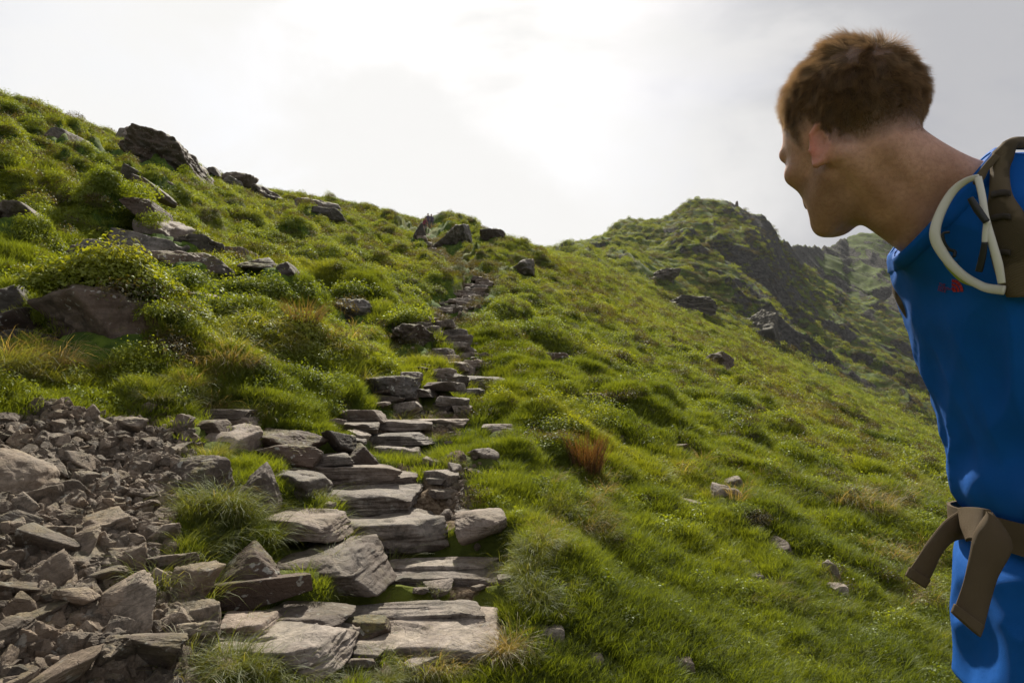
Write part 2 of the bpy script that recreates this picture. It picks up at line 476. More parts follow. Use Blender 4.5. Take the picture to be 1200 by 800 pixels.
def make_rock_mat(name, dark, light, lichen=.35, moss=.25, warm=(.16, .085, .045), warm_amt=.3):
    m = NT(name)
    tc = m.n('ShaderNodeTexCoord'); geo = m.n('ShaderNodeNewGeometry')
    pos = geo.outputs['Position']
    oi = m.n('ShaderNodeObjectInfo'); rnd = oi.outputs['Random']
    nz = m.n('ShaderNodeSeparateXYZ', {0: geo.outputs['Normal']}).outputs['Z']
    a = m.noise(pos, 9, 10, .7, .3); b = m.noise(pos, 45, 8, .72); c = m.noise(pos, 3.2, 5, .6); d = m.noise(pos, 160, 4, .6)
    st = m.n('ShaderNodeMapping', {'Vector': tc.outputs['Object'], 'Scale': (2, 2, 16)}).outputs[0]
    s = m.noise(st, 2.2, 6, .6, .2)
    col = m.mix(m.ramp(m.math('ADD', m.math('MULTIPLY', a, .6), m.math('MULTIPLY', b, .4)), .34, .66), dark, light)
    col = m.mix(m.math('MULTIPLY', m.ramp(s, .40, .62), .35), col, tuple(x * .5 for x in dark))
    col = m.mix(m.math('MULTIPLY', m.ramp(m.math('ADD', c, m.math('MULTIPLY', rnd, .3)), .50, .82), warm_amt * 2.2), col, warm)
    tone = m.n('ShaderNodeMapRange', {'Value': m.n('ShaderNodeTexWhiteNoise', {'W': rnd}, noise_dimensions='1D').outputs['Value'], 'To Min': .6, 'To Max': 1.55}).outputs[0]
    col = m.n('ShaderNodeVectorMath', {0: col, 'Scale': tone}, operation='SCALE').outputs[0]
    # pale crusts of lichen with ragged rims
    lv = m.n('ShaderNodeTexVoronoi', {'Vector': m.n('ShaderNodeVectorMath', {0: pos, 1: m.n('ShaderNodeVectorMath', {0: m.n('ShaderNodeTexNoise', {'Vector': pos, 'Scale': 26.0, 'Detail': 6.0}).outputs['Color'], 'Scale': .11}, operation='SCALE').outputs[0]}, operation='ADD').outputs[0], 'Scale': 17, 'Randomness': 1}, distance='EUCLIDEAN').outputs['Distance']
    lf = m.math('MULTIPLY', m.ramp(m.math('ADD', lv, m.math('MULTIPLY', b, .8)), .66, .56), m.ramp(c, .46, .56))
    col = m.mix(m.math('MULTIPLY', lf, lichen * 1.6), col, (.40, .39, .34))
    mf = m.math('MULTIPLY', m.ramp(m.math('ADD', m.math('MULTIPLY', nz, .25), m.noise(pos, 6, 8, .7)), .66, .80), moss * 2)
    col = m.mix(mf, col, m.mix(m.ramp(b, .4, .6), (.05, .055, .012), (.15, .12, .025)))
    # cracks
    cr = m.n('ShaderNodeTexVoronoi', {'Vector': m.n('ShaderNodeVectorMath', {0: pos, 1: m.n('ShaderNodeTexNoise', {'Vector': pos, 'Scale': 5.0}).outputs['Color']}, operation='ADD').outputs[0], 'Scale': 7}, feature='DISTANCE_TO_EDGE').outputs['Distance']
    crk = m.ramp(cr, .0, .035)
    h = m.math('ADD', m.math('ADD', m.math('MULTIPLY', a, .9), m.math('MULTIPLY', b, .35)), m.math('ADD', m.math('MULTIPLY', d, .08), m.math('ADD', m.math('MULTIPLY', crk, .10), m.math('MULTIPLY', s, .25))))
    nrm = m.bump(h, .9, .018)
    return m.surf(m.bsdf(col, m.n('ShaderNodeMapRange', {'Value': b, 'To Min': .62, 'To Max': .95}).outputs[0], nrm, **{'Specular IOR Level': .32}))
M_SCREE = make_rock_mat('scree stone', (.052, .041, .030), (.27, .215, .162), .30, .14, (.13, .085, .052), .22)
M_SLAB = make_rock_mat('worn step slate', (.060, .048, .038), (.31, .265, .225), .18, .08, (.15, .10, .07), .2)
M_CRAG = make_rock_mat('lichened crag', (.045, .040, .034), (.17, .15, .13), .6, .45, (.10, .055, .03), .25)
M_BROWN = make_rock_mat('rusty brown rock', (.034, .026, .019), (.105, .080, .060), .4, .3, (.075, .042, .026), .22)

CUT = []; STEPF = []
FOOT = []     # x, y, radius across, radius along: nothing grows here
_seed = [100]
def rock(name, label, cat, x0, x1, ytop, ybot, depth=None, kind='block', mat=None, sub=5, tilt=(0, 0, 0), rough=.035, sink=.35, group=None, foot=.42, rotz=0., dy=0., lift=0., widen=1., cap=False, grow=1.):
    _seed[0] += 1; sd_ = _seed[0]
    p = at((x0 + x1) / 2, ybot); y = p[1] + dy
    w = (x1 - x0) / FPX * y * 1.02 * widen; hv = (ybot - ytop) / FPX * y
    if depth is None: depth = w * .7
    h = hv * (1 + sink) + .012
    yc = y + depth * .5
    u, wt_ = ray((x0 + x1) / 2, ytop)
    ztop = float(wt_) * (y + depth * (.12 if kind == 'slab' else .4)) + lift
    v, f = rock_verts(sd_, sub, kind, rough)
    v = v * np.array([w, depth, h])
    e = Euler((R(tilt[0]), R(tilt[1]), R(tilt[2] + rotz))).to_matrix()
    v = v @ np.array(e).T
    c = np.array([float(u) * (y + depth * .3), yc, ztop - v[:, 2].max()])
    o = mesh_obj(name, v, f, mat or M_SLAB, smooth=False)
    o.location = c
    sm = np.ones(len(f), bool); o.data.polygons.foreach_set('use_smooth', sm)
    tag(o, label, cat, group)
    FOOT.append((c[0], c[1] - depth * .35 * (grow - 1) * 4, w * foot * grow, depth * foot * grow))
    CUT.append((c[0], c[1], w * .47, depth * .5, 1e3 if cap else float(ztop) - (.035 if kind == 'slab' else .3 * hv), float(ztop) - hv, hv))
    if name == 'stone_step' and sub > 4: STEPF.append((c[0], c[1], w, depth, hv))
    return o

# --- the stone steps of the path: front edge left, right, top row, foot row, depth (m)
S = 'stone_step'
def step(label, x0, x1, yt, yb, depth, kind='slab', mat=None, tilt=(0, 0, 0), name=S, **k):
    return rock(name, label, 'stone step' if name == S else 'rock', x0, x1, yt, yb, depth * (1.2 if kind == 'slab' else 1), kind, mat or M_SLAB, tilt=tilt, group='stone steps of the hill path', foot=.50, widen=1.14 if kind == 'slab' else 1.0, **k)
step('broad arched step slab lowest on the path, pale worn top over a dark rounded front', 398, 580, 741, 772, .34, tilt=(3, 1, 2), sub=6)
step('cracked grey slab beside long grass at the lower left end of the bottom step', 222, 392, 757, 783, .28, tilt=(2, -2, -4), sub=6)
step('thin dark upright edge stone set behind the broad arched bottom slab', 404, 556, 714, 728, .12, tilt=(0, -1.5, 1), sub=6)
step('flat grey paving slab with a chipped rim behind the cracked grey slab', 262, 362, 742, 754, .24, tilt=(2, 0, 5), sub=6)
step('small flat paving piece nearest the pale tilted boulder', 258, 314, 729, 739, .16, tilt=(0, 2, 0))
step('long flat paving piece behind the chipped paving slab', 308, 404, 724, 735, .2, tilt=(0, -2, -5))
step('small square paving piece lying in moss before the dark edge stone', 366, 412, 742, 752, .14)
step('low dark stone lying between paving piece and arched slab', 402, 452, 730, 741, .12, mat=M_BROWN)
step('long thin ledge step with grass hanging from its front', 430, 592, 671, 684, .28, tilt=(2, -1, 2), sub=6)
step('flaky thin stone lying on bare dirt above the long thin ledge step', 458, 580, 660, 670, .18, tilt=(0, -1, 0))
step('dark pointed rock leaning at the left end of the slanting step', 232, 338, 640, 684, .26, 'wedge', M_BROWN, (4, -8, -8), sub=6)
step('slanting step slab with a smooth pale top rising to the right', 326, 452, 645, 676, .34, tilt=(5, -5, -7), sub=6)
step('brown earthy riser stone half hidden by grass below the slanting step', 238, 356, 678, 704, .2, 'block', M_BROWN, sub=6)
step('big thick step slab with dark front face and pale split top', 402, 518, 607, 638, .36, tilt=(3, -1, 3), sub=6)
step('hump of pale rock breaking through turf right of the big thick slab', 530, 594, 598, 626, .26, 'round', M_SLAB, (0, 4, 0), sub=6)
step('pale low slab sunk in bright moss left of the big thick slab', 312, 400, 605, 622, .24, tilt=(3, 3, -3), sub=6)
step('raised slab with a tuft of tan grass hanging over its front', 372, 482, 574, 592, .34, tilt=(3, -1, 1), sub=6)
step('pale smooth slab lying directly behind the grass fronted slab', 384, 482, 556, 568, .26, tilt=(2, 0, 2), sub=6)
step('narrow slab leaning down to the left beside the pale smooth slab', 322, 374, 553, 574, .26, tilt=(0, 12, -14))
step('thin flaky slab above the pale smooth slab', 350, 466, 546, 556, .22, tilt=(0, 1, 0), sub=6)
step('thin pale slab right of the dark mossy lump', 330, 412, 532, 540, .18, tilt=(0, -3, 0))
step('dark mossy lump of rock at the left edge of the steps', 298, 378, 520, 546, .3, 'block', M_BROWN, name='path_rock', sub=6)
step('dark pyramid shaped rock in the middle of the steps', 384, 454, 520, 546, .3, 'wedge', M_BROWN, name='path_rock', sub=6)
step('pale slab joined to the right side of the dark pyramid rock', 440, 492, 523, 536, .26, tilt=(0, 3, 0))
step('long dark brown riser rock, leftmost of the riser pair', 300, 378, 502, 530, .28, 'block', M_BROWN, name='path_rock', sub=6)
step('cracked dark brown riser rock touching the long riser rock', 374, 416, 503, 528, .26, 'block', M_BROWN, name='path_rock')
step('thin pale slab bridging from the riser pair to the right', 410, 504, 508, 517, .26, tilt=(0, -1, 1), sub=6)
step('flat slab above the riser pair with a grassy rim', 386, 440, 495, 504, .24)
step('light flat slab right of the grassy rimmed slab', 430, 502, 492, 500, .24, tilt=(0, 2, 0))
step('dark ledge slab at the upper left with grass below it', 398, 448, 480, 490, .26)
step('square dark block standing proud in the steps', 492, 539, 471, 493, .3, 'block', M_BROWN, tilt=(0, 1, 4), sub=6)
step('thin flat slab lying at the foot of the square dark block', 472, 544, 491, 498, .24)
step('squat grey rock at the left of the square dark block', 452, 494, 470, 486, .3, 'block')
step('small rock behind the squat grey rock', 434, 476, 462, 476, .3, 'block', M_BROWN)
step('pale shelf slab behind the squat grey rock', 452, 488, 457, 465, .26)
step('pale tilted slab at the right of the square dark block', 512, 548, 463, 473, .3, tilt=(0, 6, 0))
step('low slab right of the pale tilted slab', 530, 552, 474, 482, .22)
step('small tread in the shade above the square dark block', 478, 508, 455, 462, .3)
step('large pale slab jutting to the right from the steps', 545, 598, 438, 452, .5, tilt=(2, 3, -5), sub=6)
step('brown trodden rock joining the large pale jutting slab', 520, 552, 436, 448, .4, 'block')
step('dark fronted tread left of the large pale jutting slab', 504, 546, 440, 450, .34, mat=M_BROWN)
_st = [(508, 560, 454, 459), (500, 540, 447, 452), (534, 566, 456, 460), (508, 532, 431, 437), (532, 556, 429, 435), (512, 546, 423, 429), (540, 564, 421, 426), (508, 536, 415, 421), (530, 560, 413, 418),
       (506, 530, 407, 412), (524, 556, 405, 410), (504, 548, 399, 404), (512, 552, 392, 397), (498, 520, 387, 391), (516, 546, 385, 389), (492, 514, 380, 384), (480, 504, 376, 380), (508, 532, 374, 378), (488, 510, 370, 373)]
_lab = ['lowest of the narrow treads right above the pale tilted slab', 'narrow tread at the left below the jutting slab', 'thin tread just under the large jutting slab', 'short dark tread just above the jutting slab on the left side',
        'short pale tread just above the jutting slab', 'wide tread second above the jutting slab', 'right hand small tread third above the jutting slab', 'left tread in the steep middle flight',
        'right tread in the steep middle flight', 'small left tread halfway up the steep middle flight', 'bright tread halfway up the steep middle flight', 'broad pale tread near the head of the middle flight',
        'broad dark tread near the head of the middle flight', 'left tread at the head of the middle flight', 'right tread at the head of the middle flight', 'tread below the lichened outcrop\'s right end',
        'leftmost tread beside the lichened outcrop', 'lone tread right of the head of the middle flight', 'topmost tread beside the lichened outcrop']
for (a, b, c_, d_), l in zip(_st, _lab):
    step(l, a, b, c_, d_ + 2, .32, sub=5, tilt=(0, random.uniform(-3, 3), random.uniform(-8, 8)))
_far = []
for k in range(26):
    t = k / 25; yy = 362 - 42 * t
    xx = np.interp(yy, [320, 330, 345, 362], [562, 566, 548, 524]) + random.uniform(-9, 9)
    w_ = 8 + 8 * (1 - t)
    _far.append((xx - w_, xx + w_, yy, yy + 2.6 - t))
for k in range(7):
    yy = 297 - k * 3.5; xx = 506 - k * 1.3 + random.uniform(-4, 4); _far.append((xx - 6, xx + 6, yy, yy + 1.6))
for k, (a, b, c_, d_) in enumerate(_far):
    rock(S, 'small distant stone step on the upper flight that climbs to the ridge', 'stone step', a, b, c_, d_ + 1, .4, 'slab', M_SLAB, sub=4, group='distant steps of the upper flight', sink=.8)

_g = random.Random(5)
PV = [rock_verts(1200 + i, 5, ['slab', 'slab', 'block'][i % 3], .04) for i in range(9)]
PM = [mesh_obj('path_stone', v, f, M_SLAB, smooth=True, link=False).data for v, f in PV]
_n = 0
for _k in range(900):
    if _n >= 70: break
    py = 345 + 440 * _g.random() ** 1.1
    cx_ = np.interp(py, [345, 360, 374, 384, 400, 425, 450, 478, 498, 525, 560, 600, 630, 680, 735, 790], [548, 520, 500, 512, 530, 535, 525, 500, 465, 445, 435, 460, 480, 490, 440, 400])
    hw = np.interp(py, [345, 400, 450, 500, 560, 640, 790], [14, 28, 50, 80, 80, 90, 150])
    px = cx_ + _g.uniform(-hw, hw)
    q = at(px, py); w = _g.uniform(.04, .10) * (1 + q[1] * .06)
    if any(abs(q[0] - a) < b_ + w * .3 and abs(q[1] - c_) < d_ + w * .2 for a, c_, b_, d_ in FOOT): continue
    o = bpy.data.objects.new('path_stone', PM[_g.randrange(9)]); COL.objects.link(o)
    o.scale = (w * 1.3, w * .9, w * _g.uniform(.3, .5)); o.rotation_euler = (_g.gauss(0, .12), _g.gauss(0, .12), _g.uniform(0, 6.28))
    o.location = (q[0], q[1], q[2] + w * _g.uniform(0, .1)); FOOT.append((q[0], q[1], w * .45, w * .32)); _n += 1
    tag(o, 'one small loose flat stone trodden in between the step slabs of the path', 'stone', 'small stones between the steps')

# --- rocks on the left of the path and across the hillside
def hill(label, x0, x1, yt, yb, depth=None, kind='block', mat=None, name='boulder', cat='boulder', sub=5, **k):
    wd = 1.0 if yb < 242 else 1.2 if yb < 330 else 1.08
    return rock(name, label, cat, x0, x1, yt - (1.5 if 242 < yb < 330 else 0), yb + (2 if 242 < yb < 330 else 0), depth, kind, mat or M_CRAG, sub=sub, widen=wd, grow=1.25, **k)
hill('great dark brown lichened boulder under an overhanging cap of bilberry', 34, 202, 328, 432, .55, 'block', M_BROWN, sub=6, sink=.25, foot=.3, rough=.07, cap=True)
hill('brown boulder with orange moss on top at the right edge of the scree', 178, 259, 535, 584, .26, 'round', M_BROWN, sub=6, rough=.05)
hill('tall pale craggy stone standing between scree and steps', 268, 324, 543, 592, .22, 'wedge', M_SLAB, sub=6, rough=.06)
hill('large rounded cracked grey boulder cut by the left picture edge in the scree', -60, 46, 526, 586, .32, 'round', M_SCREE, sub=6, foot=.2)
hill('smooth pale grey flat boulder just below the rounded cracked one', -40, 42, 570, 608, .22, 'block', M_SCREE, sub=6, tilt=(6, 4, 0), foot=.2)
hill('pale tilted boulder with a moss patch nearest the bottom steps', 182, 256, 704, 740, .2, 'block', M_SCREE, sub=6)
hill('big slanting slab topped with moss in the lower scree', 24, 160, 626, 674, .3, 'block', M_SCREE, sub=6, tilt=(0, 6, 0))
hill('blue grey smooth flat rock set in grass above the steps', 250, 292, 497, 528, .3, 'slab', M_SLAB, tilt=(10, 12, -20))
hill('low pale slab half buried in turf above the blue grey rock', 252, 302, 487, 496, .22, 'slab', M_SLAB)
hill('flat rusty stone half buried in turf by the scree top', 234, 262, 492, 503, .2, 'slab', M_BROWN)
hill('long slab at the turf edge above the blue grey rock', 232, 292, 479, 487, .2, 'slab', M_SLAB)
hill('stacked brown rock at the left picture edge above the tan grass, lower', -50, 36, 384, 404, .5, 'slab', M_CRAG, tilt=(0, -6, 0))
hill('dark rock wedge at the left picture edge above its flat neighbour', -50, 26, 356, 392, .5, 'wedge', M_BROWN)
hill('pale topped rock uppermost of the stack at the left picture edge', -40, 24, 328, 360, .5, 'wedge', M_CRAG)
hill('pale lichened rock showing under the bilberry right of the great boulder', 194, 256, 328, 352, .5, 'slab', M_CRAG, tilt=(8, 12, 0), rough=.06)
hill('pink grey rock ledge above the great boulder, on the left', 84, 148, 284, 310, .7, 'block', M_CRAG, rough=.07)
hill('broad layered rock outcrop above the great boulder', 122, 232, 293, 316, .8, 'block', M_CRAG, sub=6, rough=.07)
hill('dark jagged rock at the right end of the layered outcrop', 218, 266, 302, 318, .6, 'wedge', M_CRAG)
hill('long slanting slab lying above the layered outcrop', 128, 214, 262, 290, .8, 'slab', M_CRAG, tilt=(0, 14, 0), sub=6)
hill('flat stone slab in the turf right of the slanting slab', 212, 246, 276, 286, .8, 'slab', M_CRAG)
hill('pale sloping slab beneath the round grass capped hummock', 172, 216, 244, 274, 1.0, 'slab', M_SLAB, tilt=(14, 10, 0))
hill('dark rock under the round grass capped hummock', 154, 182, 238, 262, 1.0, 'block', M_BROWN)
hill('grey rock beneath the shaded bank at the left picture edge', 2, 44, 246, 268, 1.0, 'block', M_SLAB)
hill('dark stone in the shaded hollow of the left bank', -30, 12, 252, 270, 1.0, 'block', M_BROWN)
hill('small dark rock high on the left slope', 60, 90, 152, 168, 1.6, 'wedge', M_CRAG, tilt=(0, 20, 0))
hill('split dark rock on the left slope under the skyline crag', 148, 168, 202, 214, 1.4, 'block')
hill('pale patched rock below the split dark rock', 152, 174, 212, 222, 1.4, 'wedge')
hill('low rock end sticking out of turf right of the patched rock', 196, 216, 220, 230, 1.4, 'block')
hill('dark knobbly crag at the left end of the skyline outcrop', 114, 178, 146, 166, 3, 'round', name='crag', cat='crag', rough=.09, sink=1.0)
hill('large slab sided crag on the left skyline', 150, 244, 170, 200, 5, 'block', name='crag', cat='crag', sub=6, rough=.09, tilt=(0, 17, 0), sink=.8)
hill('small pointed rock on the skyline right of the large crag', 242, 258, 196, 206, 2, 'wedge', name='crag', cat='crag')
hill('rounded crag on the skyline above the rough slope', 256, 294, 199, 220, 3, 'block', name='crag', cat='crag', rough=.09)
hill('low dark crag ledge just below the rounded skyline crag', 250, 284, 210, 222, 2, 'block', name='crag', cat='crag')
hill('dark crag running down to the right of the rounded skyline crag', 288, 334, 220, 238, 3, 'block', name='crag', cat='crag', rough=.09, tilt=(0, 10, 0))
hill('flat dark crag along the middle of the left skyline', 352, 402, 233, 248, 3, 'slab', name='crag', cat='crag', rough=.09, tilt=(0, 8, 0))
hill('dark crag patch beneath the flat skyline crag', 372, 398, 248, 260, 2, 'block', name='crag', cat='crag')
hill('pale outcrop beside the slope\'s bilberry bushes', 318, 346, 308, 326, .8, 'wedge', M_CRAG)
hill('small slab left of the pale outcrop', 288, 320, 300, 312, .8, 'wedge', M_CRAG)
hill('flat pale stone on the turf above the small slab', 262, 292, 290, 296, .8, 'slab', M_CRAG)
hill('little flat stone in turf left of the tan rushes', 282, 304, 324, 332, .5, 'slab', M_CRAG)
hill('grass capped dark boulder right of the tan rushes', 392, 436, 352, 380, .9, 'block', M_CRAG, rough=.07)
hill('pale grey stone in front of the grass capped dark boulder', 386, 408, 375, 388, .5, 'slab', M_SLAB)
hill('lichened outcrop at the left of the upper path', 456, 508, 380, 410, .9, 'block', M_CRAG, sub=6, rough=.08)
hill('low lichened rock leading down from the outcrop beside the upper path', 448, 484, 371, 384, .7, 'slab', M_CRAG)
hill('ragged pale outcrop beside the path above the dark ledge slab', 422, 490, 440, 462, .6, 'block', M_CRAG, sub=6, rough=.07)
hill('small pale slab resting above the ragged pale outcrop', 466, 492, 434, 442, .3, 'slab', M_SLAB)
hill('brown stone block at the foot of the ragged pale outcrop', 440, 478, 450, 468, .4, 'block', M_BROWN)
hill('dark heather topped crag on the ridge right of the hikers', 508, 552, 263, 290, 3.5, 'block', name='crag', cat='crag', sub=6, rough=.1)
hill('grey crag on the ridge left of the hikers', 484, 500, 262, 280, 1.4, 'wedge', name='crag', cat='crag')
hill('dark lump of rock on the ridge end', 564, 590, 268, 280, 2, 'block', name='crag', cat='crag', rough=.08)
hill('dark ledge in the slope below the ridge end', 584, 624, 306, 320, 2, 'block', name='crag', cat='crag', rough=.08)
# right-hand slope
hill('dark solitary boulder far out on the bright right slope', 828, 860, 413, 430, 1.6, 'block', M_CRAG)
hill('brown rock in a scar left of the rust red rushes', 690, 716, 459, 474, .5, 'block', M_BROWN)
hill('pale flat stone at the foot of the brown scar', 676, 704, 460, 466, .3, 'slab', M_SLAB)
hill('low rock line in the turf above the brown scar', 640, 668, 413, 421, .5, 'slab', M_CRAG)
hill('small pale stone on the turf above the rust red rushes', 682, 700, 487, 495, .2, 'block', M_SLAB)
hill('small whitish stone right of the rust red rushes', 722, 736, 508, 520, .2, 'block', M_SLAB)
hill('pair of rocks on the right slope, the rounded one', 846, 874, 557, 577, .25, 'round', M_SCREE)
hill('long low slab leaning beside the rounded rock on the right slope', 836, 866, 567, 582, .2, 'slab', M_SLAB, tilt=(0, 16, 0))
hill('flat slab sunk in the right slope', 790, 826, 583, 592, .2, 'slab', M_SLAB, tilt=(0, 12, 0))
hill('brown rock above a peaty hole on the right slope', 862, 886, 597, 611, .2, 'wedge', M_BROWN)
hill('pale jutting rock on the right slope with grass around it', 892, 932, 629, 646, .22, 'wedge', M_SLAB, tilt=(0, 6, 0), sub=6)
hill('small brown stones heap between scar and rounded rock', 782, 808, 520, 531, .3, 'block', M_BROWN)
hill('half hidden stone among bilberry at the right slope', 966, 980, 656, 676, .15, 'block', M_SLAB)
hill('low stone beneath the half hidden stone', 976, 992, 686, 694, .1, 'slab', M_SLAB)
hill('half buried stone on the grass above the stick', 862, 880, 656, 664, .1, 'slab', M_SLAB)
hill('flat dark stone on the grass just above the stick', 874, 896, 674, 682, .1, 'slab', M_SLAB)
hill('pale stones half sunk in grass below the tussock bank', 634, 660, 736, 746, .08, 'slab', M_SLAB)
hill('pinkish flat stone sunk in the grass at the bottom', 686, 708, 765, 774, .08, 'round', M_SLAB)
hill('longish pale stone lying on the grass at the bottom', 778, 812, 773, 781, .06, 'slab', M_SLAB)
hill('grey patched rock sunk in turf beside the trodden trail', 548, 584, 524, 541, .3, 'block', M_SLAB)
hill('small flat slab level with the turf right of the steps', 566, 604, 497, 504, .3, 'slab', M_SLAB)
hill('little grey stone at the top of the dirt trail', 524, 540, 542, 556, .12, 'block', M_SLAB)
hill('rough grey rock lodged in the dirt trail', 494, 536, 551, 575, .2, 'block', M_SLAB, sub=6)
hill('brown rock at the right of the dirt trail', 512, 530, 596, 608, .1, 'round', M_SLAB)
hill('dull rock on the green flank below the peak', 752, 796, 316, 335, 7, 'block', name='crag', cat='crag', rough=.1)
hill('double headed dark crag low on the peak\'s flank', 782, 848, 346, 370, 9, 'block', name='crag', cat='crag', sub=6, rough=.12)
hill('dark crag directly above the solitary boulder', 872, 922, 360, 400, 9, 'wedge', name='crag', cat='crag', sub=6, rough=.12)

rock('cairn', 'tiny upright cairn on the very top of the far peak', 'cairn', 861, 866, 235, 243, 1.5, 'wedge', M_CRAG, sub=4)
_h = at(500, 273); FOOT.append((_h[0], _h[1] - 2.0, 1.5, 3.5))
# --- the scree: every larger stone by itself
SV = [rock_verts(900 + i, 5, ['block', 'slab', 'block', 'wedge', 'block', 'block', 'slab'][i % 7], .05) for i in range(16)]
SM = [mesh_obj('scree_stone', v, f, M_SCREE, smooth=True, link=False).data for v, f in SV]
def in_poly(px, py, poly):
    ins = False; n = len(poly)
    for i in range(n):
        x1, y1 = poly[i]; x2, y2 = poly[(i + 1) % n]
        if (y1 > py) != (y2 > py) and px < (x2 - x1) * (py - y1) / (y2 - y1) + x1: ins = not ins
    return ins
placed = []; tries = 0
SCR2 = [(-45, 470), (60, 468), (190, 478), (240, 515), (200, 560), (196, 600), (200, 650), (246, 700), (215, 760), (190, 840), (-45, 840)]
excl = [(178, 259, 535, 584), (-60, 40, 530, 605), (182, 256, 704, 740)]
cand = []
for lim, smul in ((34, 1.55), (86, 1.08), (170, .70)):
    n_ = 0; tries = 0
    while n_ < lim and tries < 9000:
        tries += 1
        py = 470 + 350 * random.random() ** .85; px = random.uniform(-45, 250)
        if not in_poly(px, py, SCR2): continue
        s = (10 + (py - 470) * .115) * smul * random.uniform(.75, 1.3)
        if any((px - a) ** 2 + ((py - b) * 1.5) ** 2 < (.80 * (s + c_) / 2) ** 2 for a, b, c_ in placed): continue
        if any(a - s * .2 < px < b + s * .2 and c_ < py < d_ for a, b, c_, d_ in excl): continue
        placed.append((px, py, s)); n_ += 1
pa = np.array(placed)
sx_, sy_, sz_ = cast(T, pa[:, 0], pa[:, 1])
for k in range(len(pa)):
    w = pa[k, 2] / FPX * sy_[k] * 1.18
    i = random.randrange(len(SM)); slab = i % 7 in (1, 6)
    o = bpy.data.objects.new('scree_stone', SM[i]); COL.objects.link(o)
    asp = random.uniform(.55, .9)
    h = w * (random.uniform(.25, .4) if slab else random.uniform(.45, .8))
    o.scale = (w, w * random.uniform(.7, 1.1), h)
    o.rotation_euler = (R(random.gauss(6, 16)), R(random.gauss(0, 16)), random.uniform(0, 6.28))
    o.location = (sx_[k], sy_[k], sz_[k] + h * random.uniform(.1, .35))
    tag(o, 'one angular grey brown stone of the scree that fills the lower left corner', 'stone', 'scree stones left of the steps')
# more named stones in the scree

# the ground is let down under the stones so that they stand in it, not under it
def T2(x, y):
    x = np.asarray(x, float); y = np.asarray(y, float); z = T(x, y).copy()
    for cx_, cy_, a, b, zt, zf, hv in CUT:
        m = (np.abs(x - cx_) < a * 1.5) & (y > cy_ - b * 2.6) & (y < cy_ + b * 1.6)
        if not m.any(): continue
        xm, ym, zm = x[m], y[m], z[m]
        ex = 1 - sstep(1.0, 1.35, np.abs(xm - cx_) / a)
        over = ex * (1 - sstep(.9, 1.35, np.abs(ym - cy_) / b))
        front = ex * sstep(2.4, 1.6, (cy_ - ym) / b) * (ym < cy_)
        znew = zm - over * np.maximum(zm - (zt - .012), 0)
        znew = znew - front * np.maximum(znew - (zf + .30 * hv), 0) * .8
        z[m] = znew
    return z
_near = np.where((gy > 0) & (_r < 70))[0]
terr_v[_near, 2] = T2(gx[_near], gy[_near])
ground.data.vertices.foreach_set('co', terr_v.astype(np.float32).ravel()); ground.data.update()
# ------------------------------------------------------------------ plants: prototypes made of real blades and leaves, set out as points
def leaf_mat(name, dark, light, dry=(.24, .18, .075), dry_amt=.25, transl=.52, patch=1.0):
    m = NT(name)
    pos = m.n('ShaderNodeNewGeometry').outputs['Position']
    t = m.attr('tip').outputs['Fac']; bl = m.attr('blade').outputs['Fac']
    ti = m.attr('tint', 'INSTANCER').outputs['Fac']
    n1 = m.noise(pos, 1.1 * patch, 5, .6); n2_ = m.noise(pos, .28 * patch, 4, .6)
    f = m.math('ADD', m.math('MULTIPLY', bl, .45), m.math('MULTIPLY', m.ramp(n1, .35, .65), .55))
    col = m.mix(f, dark, light)
    d = m.math('ADD', m.math('MULTIPLY', bl, .5), m.math('ADD', m.math('MULTIPLY', m.ramp(n1, .42, .70), .35), m.math('MULTIPLY', ti, .9)))
    d = m.math('MULTIPLY', m.ramp(d, .75, 1.25), m.math('ADD', .35, m.math('MULTIPLY', t, .65)))
    col = m.mix(m.math('MULTIPLY', d, min(1, dry_amt * 3)), col, dry)
    col = m.mix(m.math('MULTIPLY', m.ramp(n2_, .48, .64), .30), col, (light[0] * 1.25, light[1] * .98, light[2] * .9))
    a = m.n('ShaderNodeBsdfDiffuse', {'Color': col}); 
    c2 = m.n('ShaderNodeVectorMath', {0: col, 1: (1.5, 1.35, .55)}, operation='MULTIPLY').outputs[0]
    b = m.n('ShaderNodeBsdfTranslucent', {'Color': c2})
    g = m.n('ShaderNodeBsdfGlossy', {'Color': (.8, .85, .8, 1), 'Roughness': .5})
    ab = m.n('ShaderNodeMixShader', {0: transl, 1: a.outputs[0], 2: b.outputs[0]})
    return m.surf(m.n('ShaderNodeMixShader', {0: .035, 1: ab.outputs[0], 2: g.outputs[0]}))

